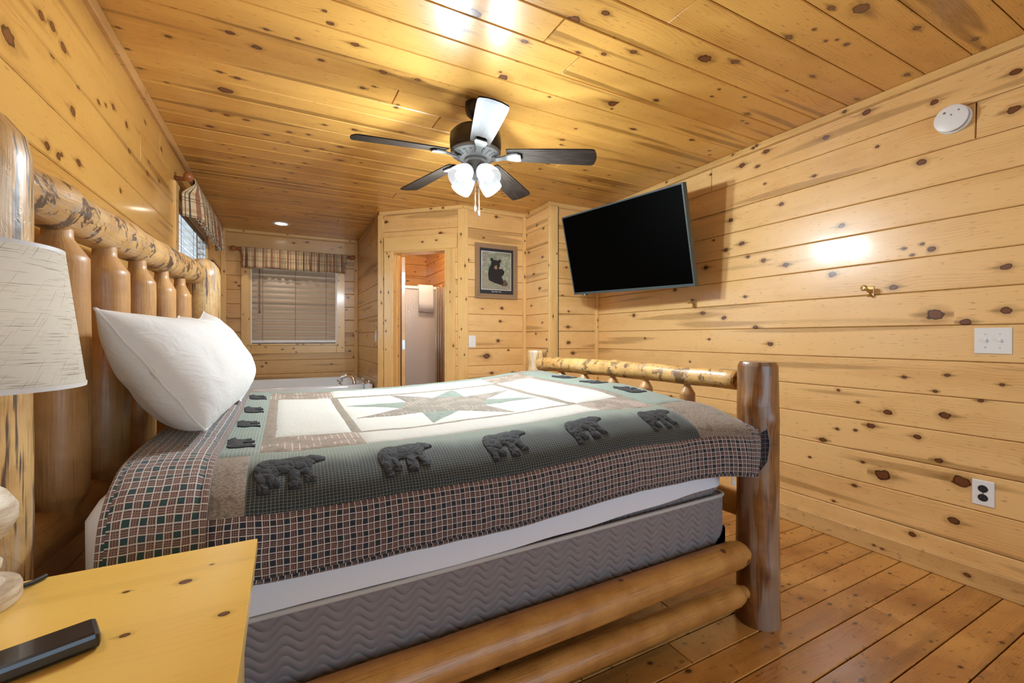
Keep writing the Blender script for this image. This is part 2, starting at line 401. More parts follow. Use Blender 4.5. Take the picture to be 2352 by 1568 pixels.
# window openings: back window X -0.36..0.61, z 1.07..2.10 ; left window Y 3.74..5.02, z 1.10..2.10
wall('wall_right', (XR, YREAR), (XR, 3.54), 'long right wall of horizontal knotty pine boards carrying the television', 'pine_wall',
     knots=K_RIGHT, s_of=lambda y: y-YREAR, joints=[(0.80-YREAR, 2.13), (2.20-YREAR, 2.30), (-0.4-YREAR, 1.0), (-0.6-YREAR, 1.9), (-0.2-YREAR, 0.4)], dens=1.3, ext=(0.1, 0.1))
wall('wall_alcove_side', (2.25, 3.54), (2.25, 4.02), 'narrow return wall of pine boards beside the corner post', 'pine_wall', dens=4, ksz=(0.008, 0.014))
wall('wall_corner', (XR, 3.54), (2.272, 3.54), 'short pine wall behind the television facing the bed', 'pine_wall', knots=K_DE, s_of=lambda x: XR-x, dens=1.0)
wall('wall_picture', (2.25, 4.02), (1.55, 4.02), 'pine wall with the framed bear picture', 'pine_wall', knots=K_BC, s_of=lambda x: 2.25-x, dens=0.6, ext=(0.1, 0.0))
wall('wall_door', (1.55, 4.02), (0.875, 4.65), 'diagonal pine wall around the bathroom doorway', 'pine_wall', holes=[(0.17, 0.779, 0.0, 2.025)], dens=2.5)
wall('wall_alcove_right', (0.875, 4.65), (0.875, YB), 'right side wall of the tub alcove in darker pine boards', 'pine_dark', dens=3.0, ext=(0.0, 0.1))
wall('wall_back', (0.875, YB), (XL, YB), 'far alcove wall of pine boards around the window above the tub', 'pine_back', holes=[(0.875-0.61, 0.875+0.36, 1.07, 2.10)], dens=2.6, ext=(0.1, 0.1))
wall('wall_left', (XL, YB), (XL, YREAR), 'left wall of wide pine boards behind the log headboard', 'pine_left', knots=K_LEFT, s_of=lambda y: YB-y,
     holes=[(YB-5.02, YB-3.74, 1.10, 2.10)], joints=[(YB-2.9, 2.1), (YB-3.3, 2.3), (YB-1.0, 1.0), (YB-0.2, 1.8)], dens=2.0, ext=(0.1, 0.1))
wall('wall_rear', (XL, YREAR), (XR, YREAR), 'rear pine wall behind the photographer', 'pine_wall', holes=[(0.75, 3.25, 0.30, 2.10)], joints=[(1.1, 2.3)], dens=2.0, ext=(0.1, 0.1))
# bathroom beyond the doorway
wall('wall_bath_back', (1.96, 6.45), (0.98, 6.45), 'bathroom back wall of orange pine boards', 'pine_bath', dens=3.0)
wall('wall_bath_right', (1.90, 4.13), (1.90, 6.45), 'bathroom right wall of orange pine boards', 'pine_bath', dens=2.5)
wall('wall_bath_left', (0.997, 6.45), (0.997, 4.75), 'bathroom left wall of pine boards', 'pine_bath', dens=2.5, th=0.005)
# ceiling: boards run across the room
C = box('ceiling', (XL-0.1, YREAR-0.1, H+0.02), (XR+0.1, 6.60, H+0.10), 'backing'); struct(C, 'flat ceiling of wide knotty pine boards running across the room', 'ceiling')
y = 0.81-0.1668*16
while y < 6.5:
    x0, x1 = XL, (XR if y < 3.54 else (2.25 if y < 4.02 else 1.95))
    cuts = [x0, x1] if random.random() < 0.55 else [x0, random.uniform(0.3, 1.9), x1]
    for c0, c1 in zip(cuts, cuts[1:]):
        kk = [(k[0]-c0, k[1]-y, k[2]) for k in K_CEIL if y < k[1] < y+0.1668 and c0-0.03 < k[0] < c1+0.03]
        kk = sorted(kk, key=lambda q: -q[2])[:NK]
        w = 0.1668-0.003
        plank('plank', (c0+0.0006, y+0.0015, H+0.02), (1, 0, 0), (0, 1, 0), (0, 0, -1), c1-c0-0.0012, w, 0.02, 'pine_ceiling', C, 0.0042, kk, 1.6 if kk else 2.8, (0.006, 0.012))
    y += 0.1668
# floor
Fl = box('floor', (XL-0.1, YREAR-0.1, -0.10), (XR+0.1, 6.60, -0.02), 'backing'); struct(Fl, 'worn orange pine floorboards with dark gaps', 'floor')
y = 0.713-0.12*21; r = 0
while y < 6.5:
    cuts = [XL, XR]
    if abs(y-(0.713+0.12)) < 0.01: cuts = [XL, 1.05, 2.22, XR]
    elif abs(y-(0.713+0.24)) < 0.01: cuts = [XL, 0.3, XR]
    elif abs(y-(0.713+0.12*2+0.12)) < 0.01: cuts = [XL, 1.28, XR]
    else: cuts = [XL, random.uniform(0.2, 1.6), XR]
    for c0, c1 in zip(cuts, cuts[1:]):
        plank('plank', (c0+0.0007, y+0.0021, -0.02), (1, 0, 0), (0, 1, 0), (0, 0, 1), c1-c0-0.0014, 0.12-0.0042, 0.02, 'pine_floor', Fl, 0.0026, None, 3.5, (0.003, 0.008))
    y += 0.12; r += 1
# baseboards and trims
def strip(name, p, q, n, w, h, z0, mat, label, parent=None, bev=0.004, dens=2.0, ksz=(0.005, 0.010), vertical=False):
    """moulding of face width w (vertical extent) and depth h standing on the wall line p->q, room side n"""
    p, q, n = Vector((*p, z0)), Vector((*q, z0)), Vector((*n, 0))
    U = (q-p); L = U.length; U.normalize()
    o = plank(name, p, U, (0, 0, 1), n, L, w, h, mat, parent, bev, None, dens, ksz)
    if parent is None: struct(o, label, 'trim')
    return o
strip('baseboard_right', (XR, YREAR), (XR, 3.54), (-1, 0), 0.098, 0.013, 0.0, 'pine_base', 'scuffed pine baseboard along the right wall')
strip('baseboard_left', (XL, 5.0), (XL, YREAR), (1, 0), 0.098, 0.013, 0.0, 'pine_base', 'pine baseboard along the left wall')
strip('baseboard_back', (2.25, 4.02), (1.57, 4.02), (0, -1), 0.098, 0.013, 0.0, 'pine_base', 'pine baseboard under the bear picture')
TRIMS = 0
def trim(p, q, n, w, h, z0, label, mat='pine_trim'):
    global TRIMS; TRIMS += 1
    return strip('trim_%d' % TRIMS, p, q, n, w, h, z0, mat, label)
trim((XR, YREAR), (XR, 3.54), (-1, 0), 0.042, 0.016, H-0.042, 'ceiling moulding along the right wall')
trim((XL, YB), (XL, YREAR), (1, 0), 0.055, 0.022, H-0.055, 'ceiling moulding along the left wall', 'pine_dark')
trim((XR, 3.54), (2.236, 3.54), (0, -1), 0.035, 0.014, H-0.035, 'ceiling moulding behind the television')
trim((2.25, 3.541), (2.25, 4.02), (-1, 0), 0.035, 0.014, H-0.035, 'ceiling moulding on the short return wall')
trim((2.25, 4.02), (1.55, 4.02), (0, -1), 0.035, 0.014, H-0.035, 'ceiling moulding above the bear picture')
du, dl = Vector((0.875-1.55, 4.65-4.02)).normalized(), None
dn = Vector((du[1]*-1, du[0]))                                          # room side of the diagonal wall
trim((1.55, 4.02), (0.875, 4.65), tuple(dn), 0.035, 0.014, H-0.035, 'ceiling moulding above the bathroom door')
trim((0.875, YB), (XL, YB), (0, -1), 0.035, 0.012, H-0.035, 'ceiling moulding above the alcove window')
def post(name, c, U, w, n, d, z0, z1, label, mat='pine_trim', parent=None, dens=2.0):
    """vertical board: plan point c is its lower corner on the wall, U plan direction of its width, n the outward plan normal"""
    U3, n3 = Vector((*U, 0)), Vector((*n, 0))
    o = plank(name, Vector((*c, z0)), (0, 0, 1), U3, n3, z1-z0, w, d, mat, parent, 0.003, None, dens, (0.004, 0.008))
    if parent is None: struct(o, label, 'trim')
    return o
def vtrim(c, U, w, n, d, label, mat='pine_trim'):
    global TRIMS; TRIMS += 1
    return post('trim_%d' % TRIMS, c, U, w, n, d, 0.0, H-0.036, label, mat)
vtrim((XR, 3.54), (-1, 0), 0.030, (0, -1), 0.030, 'corner bead between the television wall and its return')
vtrim((2.335, 3.54), (-1, 0), 0.0845, (0, -1), 0.014, 'wide corner board beside the television')
vtrim((2.25, 3.526), (0, 1), 0.030, (-1, 0), 0.014, 'edge of the corner board on the return wall')
vtrim((2.25, 4.02), (-1, 0), 0.035, (0, -1), 0.022, 'inside corner bead right of the bear picture')
vtrim((1.60, 4.02), (-1, 0), 0.060, (0, -1), 0.014, 'corner board left of the bear picture')
vtrim(tuple(Vector((1.55, 4.02))+du*-0.012), tuple(du), 0.062, tuple(dn), 0.014, 'corner board at the right of the doorway')
vtrim(tuple(Vector((0.875, 4.65))-du*0.045), tuple(du), 0.058, tuple(dn), 0.014, 'corner board at the left of the doorway')
vtrim((0.875, 4.645), (0, 1), 0.035, (-1, 0), 0.012, 'corner board on the tub alcove side')
vtrim((0.875, YB), (-1, 0), 0.045, (0, -1), 0.022, 'inside corner bead right of the alcove window')
vtrim((XL, YB), (1, 0), 0.050, (0, -1), 0.030, 'inside corner bead left of the alcove window')
# ---- bathroom doorway
Dp = Vector((1.55, 4.02))
def dpt(s, out=0.0): p = Dp+du*s+dn*out; return (p.x, p.y)
door = thing('door_1', 'open pine bathroom door seen edge-on with two hinges', 'door'); door['kind'] = 'structure'
def in_door(o): return o
in_door(post('casing', dpt(0.075), tuple(du), 0.095, tuple(dn), 0.018, 0, 2.025, '', parent=door, dens=4))
in_door(post('casing', dpt(0.779), tuple(du), 0.082, tuple(dn), 0.018, 0, 2.025, '', parent=door, dens=4))
o = in_door(strip('head_casing', dpt(0.055), dpt(0.862), tuple(dn), 0.145, 0.022, 2.025, 'pine_trim', '', parent=door))
in_door(post('jamb', dpt(0.17, -0.135), tuple(dn), 0.147, tuple(du), 0.020, 0, 2.025, '', parent=door))
in_door(post('jamb', dpt(0.779, -0.135), tuple(dn), 0.147, tuple(-du), 0.020, 0, 2.025, '', parent=door))
hj = plank('head_jamb', Vector((*dpt(0.19, -0.135), 2.025)), (*du, 0), (*dn, 0), (0, 0, -1), 0.569, 0.147, 0.018, 'pine_trim', door, 0.002); in_door(hj)
in_door(post('door_stop', dpt(0.759, -0.085), tuple(dn), 0.03, tuple(-du), 0.012, 0, 2.007, '', parent=door))
# leaf swung into the bathroom, almost along the line of sight
hx, hy = dpt(0.752, -0.150); ld = Vector((0.135, 0.99)).normalized(); ln = Vector((ld.y, -ld.x))
leaf = plank('leaf', Vector((hx, hy, 0.012)), (0, 0, 1), (*ld, 0), (*ln, 0), 1.985, 0.60, 0.035, 'pine_trim', door, 0.002); in_door(leaf)
simple('steel', (0.62, 0.60, 0.55), 0.32, Metallic=1.0)
for z in (0.32, 1.07, 1.785):
    hg = empty_part('hinge', door); in_door(hg)
    v, f, u_ = boxgeo(Vector((hx, hy, z-0.05))-Vector((*ld, 0))*0.003+Vector((*ln, 0))*0.003, (0, 0, 1), (*ln, 0), (*-ld, 0), 0.10, 0.030, 0.003, 0.001)
    newobj('hinge_leaf', v, f, u_, 'steel', hg)
    pk = Vector((hx, hy, 0))-Vector((*ld, 0))*0.006
    tube('hinge_pin', [(pk.x, pk.y, z-0.052), (pk.x, pk.y, z+0.052)], 0.0055, 'steel', hg, 10)
settle(door, (*dpt(0.779), 0))
# ------------------------------------------------------------------ log bed
def logmat(name, base, dark, bark=0.0, grey=0.0, red=0.0, rough=0.32, crack=0.3):
    t = NT(name); tc = t.n('TexCoord').outputs['Object']; uv = t.uv(); x = t.xyz(uv)
    u = x[0]; b = t.comb(t.math('MULTIPLY', u, 1.0), 0.0, 0.0)
    # long-grain coordinates: compress along the log (u), keep the object's own cross-section
    g = t.vm('ADD', t.vm('MULTIPLY', tc, (1, 1, 1)), (0, 0, 0))
    oi = t.n('ObjectInfo').outputs['Random']
    n1 = t.noise(t.vm('ADD', t.vm('SCALE', g, 9.0), t.comb(oi, t.math('MULTIPLY', oi, 9.0), 0.0)), 1.0, 4.0, 0.6)
    col = t.mix(t.smooth(n1, 0.3, 0.75), base, dark)
    fine = t.noise(t.comb(t.math('MULTIPLY', u, 7.0), t.math('MULTIPLY', x[1], 260.0), oi), 1.0, 3.0, 0.6)
    col = t.mix(t.smooth(fine, 0.50, 0.72, 0.0, 0.6), col, tuple(c*0.5 for c in dark))
    if bark > 0:
        n2 = t.noise(t.vm('ADD', t.vm('SCALE', g, 15.0), (5, 2, 9)), 1.0, 5.0, 0.68, 0.8)
        m = t.smooth(n2, 0.525, 0.585, 0.0, bark)
        col = t.mix(m, col, (0.075, 0.040, 0.024))
        n4 = t.noise(t.vm('ADD', t.vm('SCALE', g, 24.0), (1, 8, 3)), 1.0, 3.0, 0.6, 0.4)
        col = t.mix(t.smooth(n4, 0.58, 0.66, 0.0, bark*0.7), col, (0.36, 0.29, 0.25))
    if grey > 0:
        st = t.noise(t.comb(t.math('MULTIPLY', u, 4.0), t.math('MULTIPLY', x[1], 85.0), t.math('MULTIPLY', oi, 17.0)), 1.0, 3.0, 0.65)
        col = t.mix(t.smooth(st, 0.545, 0.61, 0.0, grey), col, (0.085, 0.055, 0.042))
        st2 = t.noise(t.comb(t.math('MULTIPLY', u, 2.2), t.math('MULTIPLY', x[1], 24.0), t.math('MULTIPLY', oi, 7.0)), 1.0, 2.0, 0.5)
        col = t.mix(t.smooth(st2, 0.52, 0.60, 0.0, grey*0.75), col, ((0.50, 0.42, 0.34) if 'dark' not in name else (0.36, 0.28, 0.21)))
    kn = t.n('TexVoronoi', feature='F1'); t.set(kn.inputs['Vector'], t.vm('ADD', g, (3, 7, 1.0))); kn.inputs['Scale'].default_value = 8.0
    kc = t.xyz(kn.outputs['Color'])[0]
    km = t.math('MULTIPLY', t.smooth(kn.outputs['Distance'], 0.07, 0.11, 1.0, 0.0), t.math('GREATER_THAN', kc, 0.72))
    col = t.mix(km, col, (0.12, 0.045, 0.018))
    bmp = t.math('ADD', t.math('MULTIPLY', fine, 0.5), t.math('MULTIPLY', n1, 2.2))
    if bark > 0: bmp = t.math('ADD', bmp, t.math('MULTIPLY', m, -0.8))
    t.bsdf(col, rough, bmp, 0.5, 0.003, Coat_Weight=0.18, Coat_Roughness=0.2)
    MATS[name] = t.m
logmat('log_clean', (0.56, 0.305, 0.115), (0.40, 0.195, 0.062), rough=0.46)
logmat('log_rail', (0.60, 0.295, 0.075), (0.42, 0.180, 0.038), rough=0.34)
logmat('log_head', (0.64, 0.400, 0.165), (0.44, 0.235, 0.08), bark=0.95, rough=0.42)
logmat('log_foot', (0.70, 0.430, 0.150), (0.48, 0.25, 0.07), bark=0.75, rough=0.34)
logmat('log_post', (0.66, 0.430, 0.180), (0.46, 0.255, 0.09), bark=0.15, grey=0.95, rough=0.40)
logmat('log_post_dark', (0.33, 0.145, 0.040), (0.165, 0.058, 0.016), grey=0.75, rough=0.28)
bed = thing('log_bed', 'rustic peeled pine log bed frame with headboard, footboard and double side rails', 'bed')
HX = lambda y: -0.578+0.0555*y                                          # the headboard stands slightly askew
NP, FP = (-0.515, 1.150), (-0.395, 2.895)
pw = [(0, 0.092), (0.3, 0.088), (0.7, 0.092), (0.945, 0.090), (0.97, 0.082), (0.99, 0.058), (1.0, 0.03)]
log('head_post', (NP[0], NP[1], 0), (NP[0], NP[1], 1.575), pw, 'log_post', bed, 1, 0.03, [(0.35, 5.2, 0.012, 0.05)])
log('head_post', (FP[0], FP[1], 0), (FP[0], FP[1], 1.575), [(t, r*0.92) for t, r in pw], 'log_post', bed, 2, 0.04, [(0.9, 5.0, 0.018, 0.06), (0.75, 4.5, 0.012, 0.05)])
log('head_rail', (HX(1.17), 1.17, 1.462), (HX(2.84), 2.84, 1.487), [(0, 0.050), (0.05, 0.058), (0.5, 0.060), (0.9, 0.062), (0.97, 0.060), (1, 0.040)], 'log_head', bed, 3, 0.08, [(0.16, 0.6, 0.012, 0.05), (0.42, 0.3, 0.010, 0.06), (0.63, 5.6, 0.010, 0.05)], bow=0.010)
log('head_lower_rail', (HX(1.16)-0.018, 1.16, 0.68), (HX(2.88)-0.018, 2.88, 0.68), [(0, 0.045), (0.04, 0.058), (0.5, 0.055), (0.96, 0.045), (1, 0.04)], 'log_clean', bed, 4, 0.05)
for i, (y, r) in enumerate(((1.475, 0.060), (1.742, 0.059), (2.012, 0.053), (2.283, 0.049), (2.552, 0.046))):
    z0, z1 = 0.70, 1.425; L = z1-z0
    log('spindle', (HX(y), y, z0), (HX(y), y, z1), [(0, r*0.55), (0.03, r*0.6), (0.085, r), (0.5, r*1.02), (1-0.085/L*0.9, r*0.98), (1-0.03/L, r*0.50), (1, r*0.47)], 'log_clean', bed, 5+i, 0.035, n=40)
FX = 1.72
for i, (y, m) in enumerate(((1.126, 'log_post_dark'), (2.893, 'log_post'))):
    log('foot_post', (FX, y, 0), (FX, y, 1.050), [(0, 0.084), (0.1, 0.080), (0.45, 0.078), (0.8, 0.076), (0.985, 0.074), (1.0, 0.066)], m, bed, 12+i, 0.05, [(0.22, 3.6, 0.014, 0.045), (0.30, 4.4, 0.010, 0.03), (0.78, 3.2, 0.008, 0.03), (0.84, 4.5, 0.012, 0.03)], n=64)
log('foot_rail', (FX, 1.150, 0.966), (FX, 2.86, 0.950), [(0, 0.020), (0.0355, 0.020), (0.036, 0.038), (0.042, 0.043), (0.5, 0.047), (0.97, 0.050), (1, 0.04)], 'log_foot', bed, 20, 0.09, [(0.5, 1.0, 0.01, 0.04), (0.85, 0.7, 0.01, 0.05)], bow=0.008)
log('foot_lower_rail', (FX, 1.16, 0.44), (FX, 2.87, 0.44), [(0, 0.04), (0.03, 0.05), (0.97, 0.05), (1, 0.04)], 'log_rail', bed, 21, 0.05)
for i, y in enumerate((1.479, 1.750, 2.017, 2.295, 2.556)):
    r = 0.036
    log('foot_spindle', (FX, y, 0.46), (FX, y, 0.940), [(0, r*0.6), (0.05, r), (0.88, r), (0.955, r*0.42), (1, r*0.38)], 'log_clean', bed, 22+i, 0.03, n=30)
for yy, side in ((1.130, 'near'), (2.89, 'far')):
    log('side_rail', (-0.43, yy, 0.268), (1.672, yy, 0.290), [(0, 0.04), (0.02, 0.058), (0.5, 0.056), (0.955, 0.052), (0.972, 0.046), (0.975, 0.032), (1, 0.030)], 'log_rail', bed, 30 if yy < 2 else 31, 0.04, n=80)
    log('lower_side_rail', (-0.43, yy, 0.142), (1.672, yy, 0.128), [(0, 0.035), (0.02, 0.047), (0.5, 0.046), (0.955, 0.042), (0.97, 0.034), (0.973, 0.026), (1, 0.024)], 'log_rail', bed, 32 if yy < 2 else 33, 0.04, n=80)
settle(bed, (0.65, 2.0, 0))
# ------------------------------------------------------------------ box spring, mattress, sheet
def shell(name, x0, x1, y0, y1, rc, rings, mat, parent=None, nseg=9, side=0.03, cap=True):
    """rounded-corner block: rings = [(inset, z or z(x, y))...] from bottom to top"""
    per = []
    def add(cx, cy, a0):
        for k in range(nseg+1):
            a = a0+PI/2*k/nseg; per.append((cx, cy, math.cos(a), math.sin(a)))
    corners = [(x1-rc, y1-rc, 0), (x0+rc, y1-rc, PI/2), (x0+rc, y0+rc, PI), (x1-rc, y0+rc, 3*PI/2)]
    for ci, (cx, cy, a0) in enumerate(corners):
        add(cx, cy, a0)
        nx, ny, na = corners[(ci+1) % 4]
        a = a0+PI/2; px, py = cx+math.cos(a)*0, cy+math.sin(a)*0
        n = max(1, int(math.hypot(nx-cx, ny-cy)/side))
        for k in range(1, n): per.append((cx+(nx-cx)*k/n, cy+(ny-cy)*k/n, math.cos(a), math.sin(a)))
    M = len(per); vs, uv, fs = [], [], []; s = [0.0]
    for i in range(M):
        a, b = per[i], per[(i+1) % M]
        s.append(s[-1]+math.hypot(b[0]+b[2]*rc-a[0]-a[2]*rc, b[1]+b[3]*rc-a[1]-a[3]*rc))
    for ins, z in rings:
        for i in range(M+1):
            cx, cy, ca, sa = per[i % M]; r = rc-ins
            X, Y = cx+ca*r, cy+sa*r
            zz = z(X, Y) if callable(z) else z
            vs.append((X, Y, zz)); uv.append((s[i], zz))
    W = M+1
    for j in range(len(rings)-1):
        for i in range(M): fs.append((j*W+i, j*W+i+1, (j+1)*W+i+1, (j+1)*W+i))
    if cap: fs.append(tuple((len(rings)-1)*W+i for i in range(M)))
    o = newobj(name, vs, fs, uv, mat, parent, True)
    bm = bmesh.new(); bm.from_mesh(o.data); bmesh.ops.remove_doubles(bm, verts=bm.verts, dist=1e-6)
    bmesh.ops.recalc_face_normals(bm, faces=bm.faces); bm.to_mesh(o.data); bm.free(); sharp(o, 50)
    return o
def wavemat(name, col, pitch, lam, amp):
    t = NT(name); x = t.xyz(t.uv())
    w = t.math('MULTIPLY', t.math('SINE', t.math('MULTIPLY', x[0], 2*PI/lam)), amp)
    ph = t.math('FRACT', t.math('DIVIDE', t.math('ADD', x[1], w), pitch))
    dd = t.math('ABSOLUTE', t.math('SUBTRACT', ph, 0.5))               # 0.5 at a seam
    h = t.math('SQRT', t.math('SUBTRACT', 1.0, t.math('MULTIPLY', t.math('MULTIPLY', dd, dd), 3.6)))
    dash = t.math('MULTIPLY', t.smooth(dd, 0.455, 0.475), t.math('GREATER_THAN', t.math('FRACT', t.math('MULTIPLY', x[0], 190.0)), 0.4))
    weave = t.noise(t.vm('SCALE', t.comb(x[0], x[1]), 700.0), 1.0, 2.0)
    c = t.mix(t.math('MULTIPLY', weave, 0.5), col, tuple(v*0.75 for v in col))
    c = t.mix(t.math('MULTIPLY', dash, 0.6), c, tuple(min(1, v*1.9) for v in col))
    t.bsdf(c, 0.75, h, 0.9, 0.007, Sheen_Weight=0.25)
    MATS[name] = t.m
wavemat('ticking', (0.265, 0.225, 0.228), 0.0245, 0.083, 0.0135)
simple('piping', (0.55, 0.50, 0.46), 0.7)
def cloth(name, col, wr=0.0, rough=0.85, sc=1.0, bump=0.35, dist=0.004, sheen=0.3):
    t = NT(name); tc = t.n('TexCoord').outputs['Object']
    n = t.noise(t.vm('MULTIPLY', tc, (9*sc, 13*sc, 22*sc)), 1.0, 3.0, 0.55, 0.6)
    w = t.noise(t.vm('SCALE', tc, 900.0), 1.0, 1.0)
    t.bsdf(col, rough, t.math('ADD', t.math('MULTIPLY', n, wr), t.math('MULTIPLY', w, 0.05)), bump, dist, Sheen_Weight=sheen)
    MATS[name] = t.m
cloth('white_sheet', (0.80, 0.80, 0.84), 1.0)
cloth('pillow_cloth', (0.69, 0.685, 0.67), 1.0, bump=0.55, dist=0.010)
simple('plastic_guard', (0.80, 0.80, 0.80), 0.4)
MX0, MX1, MY0, MY1 = -0.372, 1.612, 1.190, 2.725
bs = thing('box_spring', 'grey box spring with wavy quilted sides on the log rails', 'box spring')
zt = lambda X, Y: 0.487+0.018*max(0.0, (X-0.3)/1.3)
shell('body', MX0, MX1, MY0, MY1, 0.035, [(0.006, 0.292), (0.0, 0.300), (0.0, lambda X, Y: zt(X, Y)-0.004), (0.012, zt)], 'ticking', bs)
ring = []
for p in [(MX0+0.02, MY0), (MX1-0.03, MY0), (MX1-0.01, MY0+0.01), (MX1, MY0+0.03), (MX1, MY1-0.03), (MX1-0.03, MY1), (MX0+0.03, MY1), (MX0, MY1-0.03), (MX0, MY0+0.03)]:
    ring.append(p)
full = []
for a, b in zip(ring, ring[1:]+ring[:1]):
    n = max(1, int(math.hypot(b[0]-a[0], b[1]-a[1])/0.1))
    for k in range(n): full.append((a[0]+(b[0]-a[0])*k/n, a[1]+(b[1]-a[1])*k/n))
tube('piping', [(x, y, zt(x, y)+0.001) for x, y in full], 0.0075, 'piping', bs, 8, closed=True)
g = bmesh.new()                                                          # moulded corner guard at the foot
prof = [(-0.055, 0.292), (-0.055, 0.318), (-0.040, 0.335), (-0.030, 0.338), (-0.022, 0.352), (-0.008, 0.372), (0.0, 0.376)]
va = [g.verts.new((MX1-0.012+px*1.0, MY0-0.004, z)) for px, z in prof]+[g.verts.new((MX1-0.012, MY0-0.004, 0.292))]
g.faces.new(va)
vb = [g.verts.new((MX1+0.004, MY0+0.012, 0.292)), g.verts.new((MX1+0.004, MY0+0.012, 0.376))]
g.faces.new([va[-1], va[-2], vb[1], vb[0]])
vc = [g.verts.new((MX1+0.004, MY0+0.06, 0.292)), g.verts.new((MX1+0.004, MY0+0.06, 0.33))]
g.faces.new([vb[0], vb[1], vc[1], vc[0]])
bmesh.ops.solidify(g, geom=list(g.faces), thickness=0.002)
tag(bmobj('corner_guard', g, 'plastic_guard', bs), 'white plastic corner guard')
settle(bs, (0.62, 1.96, 0.29))
mt = thing('mattress', 'grey mattress lying on the wavy box spring under a white sheet', 'mattress')
zq = lambda x, y: 0.833+0.034*(x-0.65)+0.017*(y-1.97)+0.057*(x-0.65)**2+0.029*(y-1.97)**2-0.008*(x-0.65)*(y-1.97)
def ztop(x, y):
    x = min(max(x, -0.35), 1.45); y = min(max(y, 1.30), 2.62)
    sx = min(1.0, max(0.0, (x-1.0)/0.45)); sy = min(1.0, max(0.0, (1.75-y)/0.42))
    return zq(x, y)-0.038*sx*sx*(3-2*sx)*sy*sy*(3-2*sy)+0.0045*noise.noise(Vector((x*4.0, y*4.0, 1.7)))+0.002*noise.noise(Vector((x*11, y*11, 4.0)))
mtop = lambda X, Y: ztop(X, Y)-0.030
shell('body', MX0, MX1, MY0+0.004, MY1-0.004, 0.07, [(0.02, lambda X, Y: zt(X, Y)+0.004), (0.0, lambda X, Y: zt(X, Y)+0.030), (0.0, lambda X, Y: mtop(X, Y)-0.06), (0.02, lambda X, Y: mtop(X, Y)-0.035), (0.060, lambda X, Y: mtop(X, Y)-0.02), (0.066, lambda X, Y: mtop(X, Y)-0.08)], 'ticking', mt)
settle(mt, (0.62, 1.96, 0.51))
shb = lambda X, Y: 0.501+0.052*max(0.0, (X-0.45)/1.15)**1.2+0.004*noise.noise(Vector((X*6, Y*6, 0)))
sh = shell('fitted_sheet', MX0-0.006, MX1+0.006, MY0-0.003, MY1+0.003, 0.075, [(0.001, lambda X, Y: shb(X, Y)-0.004), (0.0, lambda X, Y: shb(X, Y)+0.006), (0.002, lambda X, Y: shb(X, Y)+0.05), (0.0, lambda X, Y: mtop(X, Y)-0.060), (0.022, lambda X, Y: mtop(X, Y)-0.022), (0.072, lambda X, Y: mtop(X, Y)-0.006)], 'white_sheet', cap=False)
tag(sh, 'white fitted sheet stretched over the mattress edge below the quilt', 'sheet')
# loose sheet corner hanging by the foot post
v = []; f = []
for i in range(7):
    t = i/6
    for j in range(5):
        s = j/4; v.append((1.560+0.030*s+0.006*math.sin(t*5), 1.155-0.030*t-0.008*math.sin(s*3.1+t*3), 0.660-0.080*t-0.02*s*t))
for i in range(6):
    for j in range(4): f.append((i*5+j, i*5+j+1, (i+1)*5+j+1, (i+1)*5+j))
lc = newobj('loose_corner', v, f, [(0, 0)]*len(v), 'white_sheet', sh, True)
md = lc.modifiers.new('s', 'SOLIDIFY'); md.thickness = 0.002
# ------------------------------------------------------------------ quilt
NEAR = [(0.0, 1.36, 0.0), (0.0, 1.28, -0.008), (0.0, 1.22, -0.031), (0.0, 1.180, -0.062), (0.0, 1.160, -0.094), (0.0, 1.146, -0.150), (0.0, 1.138, -0.226), (0.0, 1.134, -0.32)]
_s = [0.0]
for a, b in zip(NEAR, NEAR[1:]): _s.append(_s[-1]+math.hypot(b[1]-a[1], b[2]-a[2]))
CY = 1.955
def nearprof(d):
    """d = distance past y=1.36 along the cloth -> (y, drop)"""
    for i in range(len(_s)-1):
        if d <= _s[i+1] or i == len(_s)-2:
            k = (d-_s[i])/(_s[i+1]-_s[i])
            # hermite-smoothed neighbours
            p = [NEAR[max(i-1, 0)], NEAR[i], NEAR[i+1], NEAR[min(i+2, len(NEAR)-1)]]
            def cr(c):
                a, b, c2, d2 = (q[c] for q in p)
                return 0.5*((2*b)+(-a+c2)*k+(2*a-5*b+4*c2-d2)*k*k+(-a+3*b-3*c2+d2)*k**3)
            return cr(1), cr(2)
def footprof(d):
    R = 0.075
    if d <= 0: return 0.0, 0.0
    if d < R*PI/2: return R*math.sin(d/R), R*(1-math.cos(d/R))
    return R+0.05*(d-R*PI/2)*0.2, R+(d-R*PI/2)
